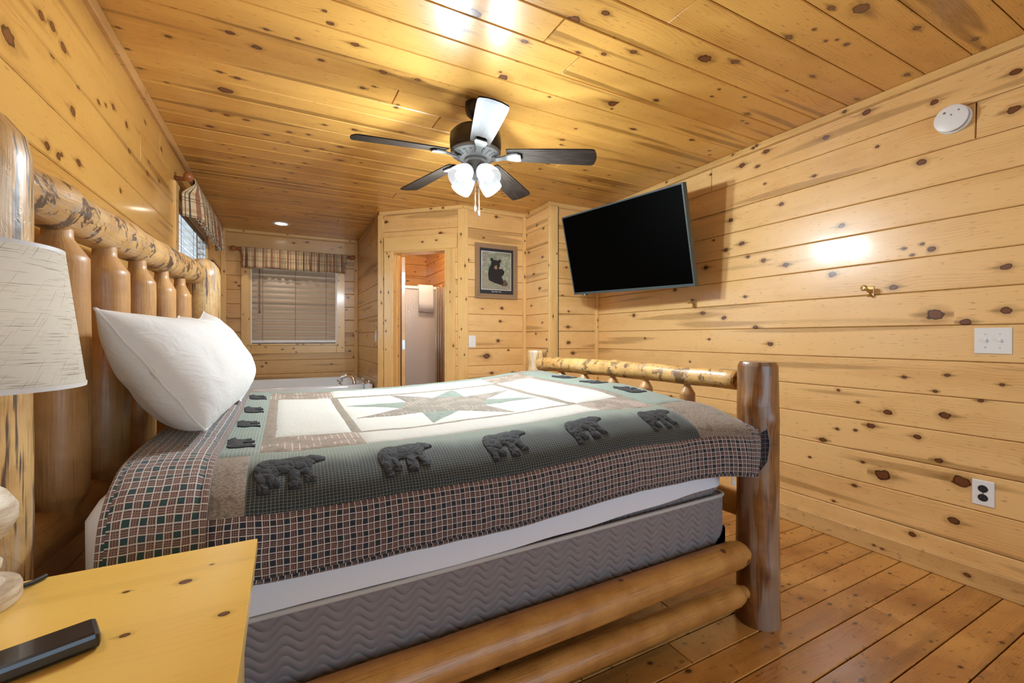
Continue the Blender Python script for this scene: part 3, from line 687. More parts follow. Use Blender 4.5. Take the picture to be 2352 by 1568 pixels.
def S(a, b, off=0.0):
    """quilt coordinates (metres along bed, metres across) -> point on the draped quilt"""
    fx, df = footprof(a-1.555); x = min(a, 1.555)+fx
    if b < 1.36: y, dn_ = nearprof(1.36-b); dn_ = -dn_
    elif b > 2*CY-1.36: y, dn_ = nearprof(b-(2*CY-1.36)); y = 2*CY-y; dn_ = -dn_
    else: y, dn_ = b, 0.0
    sgn = -1 if b < CY else 1
    c = max(0.0, min(1.0, dn_/0.07)); c = c*c*(3-2*c)                    # in the hanging side the cloth runs on past the foot post instead of dropping
    xs = min(a, 1.555)+max(0.0, a-1.555)*(0.34-0.25*min(1.0, dn_/0.25))
    x = x*(1-c)+xs*c
    z = ztop(x, y)-max(dn_, df*(1-c)+dn_*c)-0.02*df*c
    k = max(0.0, min(1.0, (a-1.30)/0.32)); k = k*k*(3-2*k)
    y += sgn*0.112*k*c*(1-0.15*min(1.0, dn_/0.25))
    if dn_ > 0.03:                                                       # soft folds in the hanging side
        y += sgn*0.007*min(1, dn_/0.15)*(noise.noise(Vector((a*5.5, 0.3, 2.0)))+0.5*noise.noise(Vector((a*13, 0.1, 5.0))))
        z += 0.006*min(1, dn_/0.15)*noise.noise(Vector((a*3.1, 7.7, 0)))
    return Vector((x, y, z))
def SN(a, b):
    h = 0.004; p = S(a, b); u = S(a+h, b)-p; v = S(a, b+h)-p; n = u.cross(v)
    return n.normalized() if n.length > 1e-12 else Vector((0, 0, 1))
def segd(p, a, b):
    ax, ay = a; bx, by = b; dx, dy = bx-ax, by-ay; L = dx*dx+dy*dy
    t = 0 if L == 0 else max(0, min(1, ((p[0]-ax)*dx+(p[1]-ay)*dy)/L))
    return math.hypot(p[0]-ax-dx*t, p[1]-ay-dy*t)
def patch(name, poly, mat, parent, puff=0.006, base=0.004, step=0.02, skirt=0.010, stitch=0.0012):
    """fabric piece: polygon in quilt coordinates laid on the drape, puffed between its seams"""
    bm = bmesh.new(); vs = [bm.verts.new((x, y, 0)) for x, y in poly]; bm.faces.new(vs)
    bmesh.ops.triangulate(bm, faces=bm.faces[:]) if len(poly) > 4 else None
    for ax in (0, 1):
        lo = min(p[ax] for p in poly); hi = max(p[ax] for p in poly); k = math.floor(lo/step)+1
        while k*step < hi-1e-5:
            co = [0, 0, 0]; co[ax] = k*step; no = [0, 0, 0]; no[ax] = 1
            bmesh.ops.bisect_plane(bm, geom=bm.verts[:]+bm.edges[:]+bm.faces[:], plane_co=co, plane_no=no, dist=1e-6); k += 1
    bm.normal_update()
    if sum(f.normal.z for f in bm.faces) < 0: bmesh.ops.reverse_faces(bm, faces=bm.faces[:])
    edges = list(zip(poly, poly[1:]+poly[:1]))
    if skirt > 0:
        be = [e for e in bm.edges if e.is_boundary]
        r = bmesh.ops.extrude_edge_only(bm, edges=be)
        for g_ in r['geom']:
            if isinstance(g_, bmesh.types.BMVert): g_.co.z = -1
    uvl = bm.loops.layers.uv.new('UVMap')
    for f in bm.faces:
        f.smooth = True
        for lp in f.loops: lp[uvl].uv = (lp.vert.co.x, lp.vert.co.y)
    for v in bm.verts:
        a, b = v.co.x, v.co.y; d = min(segd((a, b), *e) for e in edges)
        h = base+puff*(1-math.exp(-d/0.008))+stitch*noise.noise(Vector((a*45, b*45, 3)))*min(1, d/0.01)
        if v.co.z < -0.5: h = base-skirt
        v.co = S(a, b)+SN(a, b)*h
    bmesh.ops.recalc_face_normals(bm, faces=bm.faces)
    me = bpy.data.meshes.new(name); bm.to_mesh(me); bm.free(); me.materials.append(MATS[mat])
    o = bpy.data.objects.new(name, me); COL.objects.link(o); o.parent = parent; sharp(o, 60); return o
# fabrics
def fab_cream():
    t = NT('fab_cream'); uv = t.uv(); v = t.n('TexVoronoi', feature='DISTANCE_TO_EDGE'); t.set(v.inputs['Vector'], t.vm('ADD', uv, t.vm('SCALE', t.n('TexNoise', i={'Vector': uv, 'Scale': 30.0}).outputs[1], 0.03)))
    v.inputs['Scale'].default_value = 45
    h = t.smooth(v.outputs[0], 0.0, 0.12)
    sp = t.noise(t.vm('SCALE', uv, 300.0), 1.0, 2.0)
    c = t.mix(t.smooth(sp, 0.55, 0.75, 0.0, 0.2), (0.54, 0.53, 0.48), (0.43, 0.40, 0.325))
    t.bsdf(c, 0.85, h, 0.25, 0.003, Sheen_Weight=0.2); MATS['fab_cream'] = t.m
def fab_brown(name, a, b, plaid=0.0):
    t = NT(name); uv = t.uv(); x = t.xyz(uv)
    sp = t.noise(t.vm('MULTIPLY', uv, (150, 260, 1)), 1.0, 3.0, 0.7); lg = t.noise(t.vm('SCALE', uv, 40.0), 1.0, 3.0, 0.6, 0.6)
    c = t.mix(t.smooth(sp, 0.40, 0.62), a, b); c = t.mix(t.smooth(lg, 0.5, 0.7, 0.0, 0.5), c, tuple(v*0.45 for v in b))
    if plaid > 0:
        l = None
        for k in (0, 1):
            fr = t.math('FRACT', t.math('MULTIPLY', x[k], 1/0.019)); m = t.math('LESS_THAN', fr, 0.13)
            l = m if l is None else t.math('MAXIMUM', l, m)
        msk = t.smooth(t.noise(t.vm('SCALE', uv, 13.0), 1.0, 1.0), 0.47, 0.55)
        c = t.mix(t.math('MULTIPLY', t.math('MULTIPLY', l, msk), plaid), c, (0.70, 0.55, 0.48))
    t.bsdf(c, 0.85, sp, 0.25, 0.002, Sheen_Weight=0.2); MATS[name] = t.m
def fab_green():
    t = NT('fab_green'); uv = t.uv(); wv = t.vm('ADD', uv, t.vm('SCALE', t.n('TexNoise', i={'Vector': uv, 'Scale': 25.0}).outputs[1], 0.004)); x = t.xyz(wv)
    l = None
    for k in (0, 1):
        fr = t.math('ABSOLUTE', t.math('SUBTRACT', t.math('FRACT', t.math('MULTIPLY', x[k], 1/(0.0085 if k == 0 else 0.0070))), 0.5)); m = t.smooth(fr, 0.26, 0.36, 1.0, 0.0) if k == 0 else t.smooth(fr, 0.20, 0.30, 1.0, 0.0)
        m = t.math('SUBTRACT', 1.0, m); l = m if l is None else t.math('MAXIMUM', l, m)
    sp = t.noise(t.vm('SCALE', uv, 420.0), 1.0, 2.0, 0.7)
    dk = t.mix(sp, (0.07, 0.105, 0.085), (0.125, 0.16, 0.13))
    c = t.mix(l, dk, t.mix(sp, (0.17, 0.225, 0.18), (0.29, 0.34, 0.28)))
    t.bsdf(c, 0.85, l, 0.3, 0.002, Sheen_Weight=0.35); MATS['fab_green'] = t.m
def fab_landscape():
    t = NT('fab_landscape'); uv = t.uv(); wv = t.vm('ADD', uv, t.vm('SCALE', t.n('TexNoise', i={'Vector': uv, 'Scale': 25.0}).outputs[1], 0.004)); x = t.xyz(wv)
    l = None
    for k in (0, 1):
        fr = t.math('ABSOLUTE', t.math('SUBTRACT', t.math('FRACT', t.math('MULTIPLY', x[k], 1/(0.0085 if k == 0 else 0.0070))), 0.5)); m = t.smooth(fr, 0.37, 0.45)
        l = m if l is None else t.math('MAXIMUM', l, m)
    sp = t.noise(t.vm('SCALE', uv, 420.0), 1.0, 2.0, 0.7)
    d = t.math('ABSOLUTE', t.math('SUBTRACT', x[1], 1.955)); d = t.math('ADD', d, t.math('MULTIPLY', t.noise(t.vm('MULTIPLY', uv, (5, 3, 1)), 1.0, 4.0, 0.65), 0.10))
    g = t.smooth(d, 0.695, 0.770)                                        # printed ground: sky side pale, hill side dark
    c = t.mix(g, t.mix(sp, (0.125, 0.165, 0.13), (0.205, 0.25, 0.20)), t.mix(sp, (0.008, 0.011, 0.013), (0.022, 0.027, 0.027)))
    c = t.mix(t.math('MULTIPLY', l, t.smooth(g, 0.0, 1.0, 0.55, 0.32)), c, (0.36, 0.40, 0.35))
    t.bsdf(c, 0.85, l, 0.3, 0.002, Sheen_Weight=0.25); MATS['fab_landscape'] = t.m
def fab_plaid(name, p, navy, brown, gain=1.0):
    t = NT(name); uv = t.uv(); wv = t.vm('ADD', uv, t.vm('SCALE', t.n('TexNoise', i={'Vector': uv, 'Scale': 18.0}).outputs[1], 0.006)); x = t.xyz(wv)
    dk = None; wl = None; pl = None
    for k in (0, 1):
        f = t.math('FRACT', t.math('MULTIPLY', x[k], 1/p))
        d = t.math('LESS_THAN', f, 0.50); dk = d if dk is None else t.math('MULTIPLY', dk, d)
        w = t.math('MAXIMUM', t.math('LESS_THAN', f, 0.075), t.math('LESS_THAN', t.math('ABSOLUTE', t.math('SUBTRACT', f, 0.54)), 0.035))
        wl = w if wl is None else t.math('MAXIMUM', wl, w)
        q = t.math('MAXIMUM', t.math('LESS_THAN', t.math('ABSOLUTE', t.math('SUBTRACT', f, 0.70)), 0.022), t.math('LESS_THAN', t.math('ABSOLUTE', t.math('SUBTRACT', f, 0.84)), 0.022))
        pl = q if pl is None else t.math('MAXIMUM', pl, q)
    sp = t.noise(t.vm('SCALE', uv, 500.0), 1.0, 2.0, 0.7)
    c = t.mix(dk, t.mix(sp, tuple(v*0.6 for v in brown), brown), navy)
    c = t.mix(t.math('MULTIPLY', pl, 0.6), c, (0.42*gain, 0.22*gain, 0.17*gain)); c = t.mix(t.math('MULTIPLY', wl, 0.85), c, (0.62*gain, 0.56*gain, 0.52*gain))
    q2 = t.noise(t.vm('SCALE', uv, 60.0), 1.0, 2.0)
    t.bsdf(c, 0.85, t.math('ADD', t.math('MULTIPLY', sp, 0.3), q2), 0.35, 0.003, Sheen_Weight=0.25); MATS[name] = t.m
fab_cream()
fab_brown('fab_brown', (0.30, 0.235, 0.175), (0.165, 0.125, 0.090)); fab_brown('fab_plaidbrown', (0.30, 0.235, 0.175), (0.175, 0.135, 0.10), 0.85)
fab_brown('fab_sash', (0.27, 0.225, 0.165), (0.18, 0.145, 0.105)); fab_brown('fab_star', (0.25, 0.215, 0.165), (0.15, 0.13, 0.10), 0.5)
fab_brown('fab_stargreen', (0.23, 0.27, 0.22), (0.14, 0.18, 0.145))
fab_green(); fab_landscape()
fab_plaid('fab_plaid', 0.0290, (0.009, 0.016, 0.026), (0.052, 0.031, 0.032), 0.95)
fab_plaid('fab_cuff', 0.0290, (0.014, 0.046, 0.046), (0.115, 0.078, 0.070), 1.0)
fab_plaid('fab_lining', 0.034, (0.012, 0.016, 0.03), (0.02, 0.022, 0.035), 0.35)
def fab_bear():
    t = NT('fab_bear'); uv = t.uv(); v = t.n('TexVoronoi', feature='DISTANCE_TO_EDGE'); t.set(v.inputs['Vector'], t.vm('ADD', uv, t.vm('SCALE', t.n('TexNoise', i={'Vector': uv, 'Scale': 40.0}).outputs[1], 0.03))); v.inputs['Scale'].default_value = 36
    ln = t.smooth(v.outputs[0], 0.02, 0.045, 1.0, 0.0)
    sp = t.noise(t.vm('SCALE', uv, 400.0), 1.0, 2.0)
    c = t.mix(sp, (0.006, 0.0065, 0.008), (0.020, 0.021, 0.024)); c = t.mix(t.math('MULTIPLY', ln, 0.35), c, (0.09, 0.09, 0.09))
    t.bsdf(c, 0.85, t.smooth(v.outputs[0], 0.0, 0.25), 0.4, 0.004, Sheen_Weight=0.08); MATS['fab_bear'] = t.m
fab_bear()
quilt = thing('quilt', 'patchwork bear quilt with a star centre and plaid border over the bed', 'quilt')
A0, A1, A2, A3 = -0.025, 0.219, 1.111, 1.355
B0, B1, B2, B3 = 1.359, 1.558, 2.352, 2.551
BG = 1.128; BP = 0.985                                                   # green border to here, plaid border to here (near side, along the cloth)
BGf, BPf = 2*CY-BG, 2*CY-BP
XH, XF, XE = -0.318, 1.395, 1.82                                         # head fold, foot border start, foot hem
def R4(a0, a1, b0, b1): return [(a0, b0), (a1, b0), (a1, b1), (a0, b1)]
# lining below everything
patch('lining', R4(XH, XE+0.002, BP-0.002, BPf+0.002), 'fab_lining', quilt, 0.0, -0.004, 0.03, 0.0, 0.0)
sw = 0.016
for nm, r in (('white_block', R4(A0, A1-sw, B1, B2)), ('white_block', R4(A2+sw, A3, B1, B2)), ('white_block', R4(A1, A2, B0, B1-sw)), ('white_block', R4(A1, A2, B2+sw, B3))):
    patch(nm, r, 'fab_cream', quilt)
for r in (R4(A1-sw, A1+sw, B1-sw, B2+sw), R4(A2-sw, A2+sw, B1-sw, B2+sw), R4(A1+sw, A2-sw, B1-sw, B1+sw*0.5), R4(A1+sw, A2-sw, B2-sw*0.5, B2+sw)):
    patch('sash', r, 'fab_sash', quilt, 0.004)
for r in (R4(A0-0.035, A1, B0, B1), R4(A2, XF, B0, B1), R4(A0-0.035, A1, B2, B3), R4(A2, XF, B2, B3)):
    r2 = r
    patch('corner_block', r2, 'fab_plaidbrown', quilt, 0.004)
patch('brown_strip', R4(A0-0.035, A0, B1, B2), 'fab_brown', quilt, 0.004); patch('brown_strip', R4(A3, XF, B1, B2), 'fab_brown', quilt, 0.004)
# star block: cream ground pieces and eight-pointed star
cx, cy = (A1+A2)/2, (B1+B2)/2; hx_, hy_ = (A2-A1)/2-sw, (B2-B1)/2-sw*0.5
def st(px, py): return (cx+px*hx_, cy+py*hy_)
k = 0.43
oct_ = []
tips = []
for i in range(8):
    a = PI/8+i*PI/4
    tips.append((math.cos(a)*1.04, math.sin(a)*1.04))
    a2 = a+PI/8
    oct_.append((math.cos(a2)*k*1.12, math.sin(a2)*k*1.12))
tips = [(max(-0.985, min(0.985, x)), max(-0.985, min(0.985, y))) for x, y in tips]
patch('star_ground', [st(-1, -1), st(1, -1), st(1, 1), st(-1, 1)], 'fab_cream', quilt, 0.003, 0.003)
patch('star_centre', [st(*p) for p in oct_], 'fab_star', quilt, 0.005, 0.0065)
for i in range(8):
    a, b, c = oct_[i-1], tips[i], oct_[i]
    patch('star_point', [st(*a), st(*b), st(*c)], 'fab_stargreen' if i % 2 else 'fab_star', quilt, 0.004, 0.0065)
# green borders, their corner blocks
XG = A0-0.055
patch('green_border', R4(XG, XF, BG, B0), 'fab_landscape', quilt); patch('green_border', R4(XG, XF, B3, BGf), 'fab_landscape', quilt)
patch('green_border', R4(-0.19, A0-0.035, B0-0.02, B3+0.02), 'fab_green', quilt); patch('green_border', R4(XF, 1.62, B0, B3), 'fab_green', quilt)
patch('border_block', R4(-0.19, XG, BG, B0-0.02), 'fab_brown', quilt); patch('border_block', R4(-0.19, XG, B3+0.02, BGf), 'fab_brown', quilt)
patch('border_block', R4(XF, 1.62, BG, B0), 'fab_brown', quilt); patch('border_block', R4(XF, 1.62, B3, BGf), 'fab_brown', quilt)
# plaid outer borders and binding
patch('plaid_border', R4(-0.19, 1.62, BP, BG), 'fab_plaid', quilt); patch('plaid_border', R4(-0.19, 1.62, BGf, BPf), 'fab_plaid', quilt)
patch('plaid_border', R4(1.62, XE, BP, BPf), 'fab_plaid', quilt, step=0.03)
hem = [(-0.30+i*0.02, BP) for i in range(int((XE+0.30)/0.02))]+[(XE, BP+i*0.02) for i in range(int((BPf-BP)/0.02)+1)]
tube('binding', [S(a, b)+SN(a, b)*0.001 for a, b in hem], 0.007, 'fab_plaid', quilt, 6)
# turned-down cuff at the head: reverse side out
ce = -0.150
patch('turned_cuff', R4(XH, ce-0.012, BP, BPf), 'fab_cuff', quilt, 0.008, 0.020, 0.016, 0.022, 0.004)
patch('cuff_binding', R4(ce-0.016, ce, BP, BPf), 'fab_cuff', quilt, 0.006, 0.021, 0.02, 0.022)
fold = [S(XH, BP+i*0.02)+SN(XH, BP+i*0.02)*0.010 for i in range(int((BPf-BP)/0.02)+1)]
tube('fold_edge', fold, 0.013, 'fab_cuff', quilt, 8)
# bear appliques
BEAR = [(0.00, 0.62), (0.03, 0.78), (0.10, 0.90), (0.22, 0.96), (0.36, 0.93), (0.50, 0.98), (0.62, 1.00), (0.72, 0.97), (0.78, 1.03), (0.83, 1.00), (0.90, 0.95), (1.00, 0.84), (0.99, 0.77), (0.86, 0.73), (0.80, 0.66), (0.78, 0.50), (0.80, 0.33), (0.86, 0.24), (0.84, 0.16), (0.70, 0.17), (0.66, 0.36), (0.62, 0.42), (0.60, 0.24), (0.64, 0.12), (0.61, 0.03), (0.46, 0.03), (0.45, 0.22), (0.46, 0.44), (0.36, 0.46), (0.31, 0.36), (0.36, 0.20), (0.34, 0.10), (0.22, 0.10), (0.20, 0.24), (0.17, 0.14), (0.22, 0.05), (0.18, -0.03), (0.05, -0.02), (0.05, 0.22), (0.01, 0.42)]
def bear(x0, x1, b0, b1, rot=0):
    pl = []
    for px, py in BEAR:
        if rot == 0: pl.append((x0+(x1-x0)*px, b0+(b1-b0)*py))
        else: pl.append((x0+(x1-x0)*(py if rot > 0 else 1-py), b0+(b1-b0)*px))
    patch('bear_applique', pl, 'fab_bear', quilt, 0.004, 0.013, 0.016, 0.008)
for x0, x1 in ((-0.066, 0.098), (0.229, 0.388), (0.545, 0.705), (0.855, 1.02), (1.19, 1.36)): bear(x0, x1, 1.172, 1.288)
for b0 in (1.42, 1.72, 2.02, 2.32): bear(-0.145, -0.075, b0, b0+0.13, -1)
for b0 in (1.55, 1.83, 2.11): bear(1.435, 1.535, b0, b0+0.15, -1)
fl_ = [(1.640, 1.036, 0.800), (1.650, 1.032, 0.740), (1.640, 1.036, 0.672), (1.612, 1.044, 0.640), (1.585, 1.052, 0.668), (1.588, 1.060, 0.760)]
g = bmesh.new(); g.faces.new([g.verts.new(p) for p in fl_]); bmesh.ops.solidify(g, geom=g.faces[:], thickness=0.006)
tag(bmobj('turned_corner', g, 'fab_lining', quilt), 'dark lining of the turned quilt corner')
settle(quilt, (0.65, CY, 0.82))
# ------------------------------------------------------------------ pillows
def pillow(label, c, L, Hh, T, lean, rz, seed, roll=0.0):
    """long axis along local y, height along local z, thickness along local x"""
    n, m = 40, 30; vs, fs, uv = [], [], []
    def pt(s, t, side):
        e = (abs(s)**2.6); f_ = (abs(t)**(2.6 if t > 0 else 4.2))
        th = T*0.5*((1-e)*(1-f_))**0.52
        # edges pulled in between the pointed corners
        yy = s*L/2*(1-0.045*(1-t*t))*(1-0.07*max(0.0, -t)**3); zz = t*Hh/2*(1-(0.10 if t > 0 else 0.015)*(1-s*s))
        cr = 0.004*noise.noise(Vector((s*3+seed, t*3, side*2.0)))+0.006*noise.noise(Vector((s*7+seed, t*2.5+s*2, side)))*min(1, th*12)
        zz -= 0.03*(1-s*s)*max(0, t)*(1 if seed < 2 else 0.4)
        return Vector((side*th+cr*side+0.02*math.sin(t*1.4)*0, yy, zz))
    for side in (1, -1):
        k = len(vs)
        for i in range(n+1):
            for j in range(m+1):
                s, t = -1+2*i/n, -1+2*j/m; vs.append(pt(math.sin(s*PI/2), math.sin(t*PI/2), side)); uv.append((s, t))
        for i in range(n):
            for j in range(m):
                q = (k+i*(m+1)+j, k+(i+1)*(m+1)+j, k+(i+1)*(m+1)+j+1, k+i*(m+1)+j+1); fs.append(q if side > 0 else tuple(reversed(q)))
    M = Matrix.Translation(Vector(c)) @ Matrix.Rotation(rz, 4, 'Z') @ Matrix.Rotation(lean, 4, 'Y') @ Matrix.Rotation(roll, 4, 'X')
    vs = [M @ v for v in vs]
    o = newobj('pillow', vs, fs, uv, 'pillow_cloth', None, True)
    bm = bmesh.new(); bm.from_mesh(o.data); bmesh.ops.remove_doubles(bm, verts=bm.verts, dist=1e-5); bmesh.ops.recalc_face_normals(bm, faces=bm.faces); bm.to_mesh(o.data); bm.free()
    tag(o, label, 'pillow', 'white bed pillows against the headboard')
    rim = []
    for i in range(0, n+1): rim.append((-1+2*i/n, -1))
    for j in range(1, m+1): rim.append((1, -1+2*j/m))
    for i in range(1, n+1): rim.append((1-2*i/n, 1))
    for j in range(1, m): rim.append((-1, 1-2*j/m))
    tube('seam', [M @ pt(math.sin(s*PI/2), math.sin(t*PI/2), 1) for s, t in rim], 0.0035, 'pillow_cloth', o, 6, closed=True)
    return o
pillow('nearer white pillow standing against the headboard beside the lamp', (-0.270, 1.706, 1.068), 0.69, 0.375, 0.245, math.radians(-34), math.radians(-4), 1, 0.02)
pillow('farther white pillow leaning on the headboard beyond the first', (-0.262, 2.392, 1.080), 0.60, 0.40, 0.18, math.radians(-30), math.radians(-3), 2.5, 0.10)
# ------------------------------------------------------------------ windows
simple('white_frame', (0.78, 0.80, 0.82), 0.4)
def glassmat():
    t = NT('pane_glass'); tr = t.n('BsdfTransparent', i={'Color': (0.93, 0.96, 0.97)}); g = t.n('BsdfGlossy', i={'Color': (1, 1, 1), 'Roughness': 0.03})
    mx = t.n('MixShader', i={0: 0.06, 1: tr, 2: g}); t.t.links.new(mx.outputs[0], t.out.inputs[0]); MATS['pane_glass'] = t.m
glassmat()
def window(n, P, U, N, w, z0, z1, label, muntins=0, casing=True, th=0.10):
    """opening of width w starting at plan point P along U; N points into the room"""
    P3, U3, N3, Z = Vector((*P, 0)), Vector((*U, 0)), Vector((*N, 0)), Vector((0, 0, 1))
    W = thing('window_%d' % n, label, 'window'); W['kind'] = 'structure'
    def bar(name, a0, a1, b0, b1, d0, d1, mat='white_frame', par=W, bev=0.003):
        if mat == 'pine_trim':
            lv = (b1-b0) > (a1-a0)
            o = P3+U3*a0+Z*b0+N3*d0
            if lv: return plank(name, o, Z, U3, N3, b1-b0, a1-a0, d1-d0, mat, par, bev, None, 5.0, (0.004, 0.008))
            return plank(name, o, U3, Z, N3, a1-a0, b1-b0, d1-d0, mat, par, bev, None, 5.0, (0.004, 0.008))
        v, f, u_ = boxgeo(P3+U3*a0+Z*b0+N3*d0, U3, Z, N3, a1-a0, b1-b0, d1-d0, bev); return newobj(name, v, f, u_, mat, par)
    for a0, a1, b0, b1 in ((0, w, z0, z0+0.04), (0, w, z1-0.04, z1), (0, 0.04, z0+0.04, z1-0.04), (w-0.04, w, z0+0.04, z1-0.04)):
        bar('sash_frame', a0, a1, b0, b1, -0.095, -0.055)
    bar('meeting_rail', 0.04, w-0.04, (z0+z1)/2-0.018, (z0+z1)/2+0.018, -0.09, -0.05)
    for i in range(muntins):
        a = 0.04+(w-0.08)*(i+1)/(muntins+1); bar('muntin', a-0.009, a+0.009, z0+0.04, z1-0.04, -0.086, -0.064, bev=0.001)
    bar('pane', 0.04, w-0.04, z0+0.04, (z0+z1)/2-0.018, -0.078, -0.074, 'pane_glass', bev=0)
    bar('pane', 0.04, w-0.04, (z0+z1)/2+0.018, z1-0.04, -0.078, -0.074, 'pane_glass', bev=0)
    for a0, a1, b0, b1 in ((0.0, 0.012, z0, z1), (w-0.012, w, z0, z1), (0.012, w-0.012, z1-0.012, z1)):
        bar('jamb_liner', a0, a1, b0, b1, -0.055, 0.0, 'white_frame', bev=0)
    bar('sill', -0.01, w+0.01, z0-0.022, z0, -0.055, 0.030, 'pine_trim')
    if casing:
        c = 0.10
        bar('casing', -c, 0, z0-0.022-c, z1+c, 0.0, 0.016, 'pine_trim'); bar('casing', w, w+c, z0-0.022-c, z1+c, 0.0, 0.016, 'pine_trim')
        bar('casing', 0, w, z1, z1+c, 0.0, 0.016, 'pine_trim'); bar('casing', 0, w, z0-0.022-c, z0-0.022, 0.0, 0.016, 'pine_trim')
    settle(W, (*(P3+U3*(w/2)).to_2d(), z0))
    return W
window(1, (0.61, YB), (-1, 0), (0, -1), 0.97, 1.07, 2.10, 'window above the tub with closed blinds in a pine casing')
window(2, (XL, 5.02), (0, -1), (1, 0), 1.28, 1.10, 2.10, 'left wall window with open blinds beside the headboard', muntins=3)
window(3, (XL+0.75, YREAR), (1, 0), (0, 1), 2.50, 0.30, 2.10, 'unseen window added in the rear wall for fill daylight', muntins=1)  # added out of view and enlarged to fill the room with daylight
# ------------------------------------------------------------------ blinds
def slatmat():
    t = NT('slat'); p = t.bsdf((0.46, 0.34, 0.24), 0.40); MATS['slat'] = t.m
slatmat()
simple('cord_brown', (0.16, 0.09, 0.05), 0.7)
simple('rail_white', (0.80, 0.82, 0.86), 0.4)
def blind(label, P, U, N, w, z0, z1, pitch, tilt, wdt, depth=-0.030, wand=None):
    P3, U3, N3, Z = Vector((*P, 0)), Vector((*U, 0)), Vector((*N, 0)), Vector((0, 0, 1))
    B = thing('window_blind', label, 'blind')
    c0 = P3+N3*depth
    v, f, u_ = boxgeo(c0+U3*0.006+Z*(z1-0.045)-N3*0.022, U3, Z, N3, w-0.012, 0.045, 0.044, 0.003); newobj('head_rail', v, f, u_, 'slat', B)
    z = z1-0.06
    d = N3*math.cos(tilt)+Z*math.sin(tilt); nn = (Z*math.cos(tilt)-N3*math.sin(tilt))
    me = None
    while z > z0+0.045:
        if me is None:
            vs, fs = [], []
            for a in (0.008, w-0.008):
                for sgn in (1, -1):
                    for j in range(5):
                        s = -1+j/2; q = d*(wdt/2*s)+nn*(0.004*(1-s*s)+0.0014*sgn); vs.append(U3*a+q)
            def I(a, s, j): return a*10+s*5+j
            for j in range(4): fs += [(I(0, 0, j), I(1, 0, j), I(1, 0, j+1), I(0, 0, j+1)), (I(0, 1, j+1), I(1, 1, j+1), I(1, 1, j), I(0, 1, j))]
            fs += [(I(0, 0, 0), I(0, 1, 0), I(1, 1, 0), I(1, 0, 0)), (I(0, 1, 4), I(0, 0, 4), I(1, 0, 4), I(1, 1, 4)), tuple([I(0, 0, j) for j in range(5)]+[I(0, 1, j) for j in (4, 3, 2, 1, 0)]), tuple([I(1, 1, j) for j in range(5)]+[I(1, 0, j) for j in (4, 3, 2, 1, 0)])]
            o = newobj('slat', vs, fs, [(0, 0)]*len(vs), 'slat', B); me = o.data; fix_normals(o)
        else:
            o = bpy.data.objects.new('slat', me); COL.objects.link(o); o.parent = B
        o.location = c0+Z*z; z -= pitch
    v, f, u_ = boxgeo(c0+U3*0.008+Z*(z0+0.006)-N3*0.020, U3, Z, N3, w-0.016, 0.030, 0.040, 0.004); newobj('bottom_rail', v, f, u_, 'rail_white', B)
    for k in (0.13, 0.5, 0.87):
        a = c0+U3*(w*k)+N3*(wdt*0.5*abs(math.cos(tilt))+0.004); tube('ladder_cord', [a+Z*(z0+0.03), a+Z*(z1-0.05)], 0.0016, 'cord_brown', B, 6)
    if wand:
        a = c0+U3*(w*wand)+N3*0.045; tube('tilt_wand', [a+Z*(z1-0.06), a+N3*0.004+Z*(z1-0.62)], 0.004, 'cord_brown', B, 8)
        lathe('wand_tip', [(0.004, 0), (0.007, -0.01), (0.007, -0.03), (0.003, -0.034)], 'cord_brown', B, a+N3*0.004+Z*(z1-0.62), seg=10)
    c = P3+U3*(w/2)+N3*depth
    settle(B, (c.x, c.y, z0)); return B
blind('closed tan blind in the window above the tub', (0.61, YB), (-1, 0), (0, -1), 0.97, 1.075, 2.095, 0.0700, math.radians(-66), 0.080, wand=0.90)
blind('open blind in the left wall window with daylight between slats', (XL, 5.02), (0, -1), (1, 0), 1.28, 1.105, 2.095, 0.055, math.radians(-12), 0.055, depth=-0.030, wand=0.45)
# ------------------------------------------------------------------ valances
def valmat():
    t = NT('valance_plaid'); x = t.xyz(t.uv())
    cream, tan, rust, dark = (0.60, 0.47, 0.29), (0.36, 0.20, 0.085), (0.19, 0.045, 0.016), (0.022, 0.014, 0.011)
    col = cream
    for k, p in ((1, 0.105), (0, 0.150)):
        f = t.math('FRACT', t.math('DIVIDE', x[k], p))
        col = t.mix(t.math('MULTIPLY', t.math('LESS_THAN', t.math('ABSOLUTE', t.math('SUBTRACT', f, 0.24)), 0.15 if k == 0 else 0.10), 0.8 if k == 0 else 0.45), col, rust if k == 0 else tan)
        for c_, wd in (((0.50, 0.024), (0.62, 0.030), (0.78, 0.018), (0.92, 0.026)) if k == 0 else ((0.55, 0.035), (0.70, 0.025))):
            col = t.mix(t.math('MULTIPLY', t.math('LESS_THAN', t.math('ABSOLUTE', t.math('SUBTRACT', f, c_)), wd), 0.9 if k == 0 else 0.6), col, dark)
    t.bsdf(col, 0.85, t.noise(t.vm('SCALE', t.uv(), 700.0), 1.0, 1.0), 0.2, 0.001, Sheen_Weight=0.2); MATS['valance_plaid'] = t.m
valmat()
simple('turned_wood', (0.30, 0.10, 0.03), 0.3, Coat_Weight=0.4)
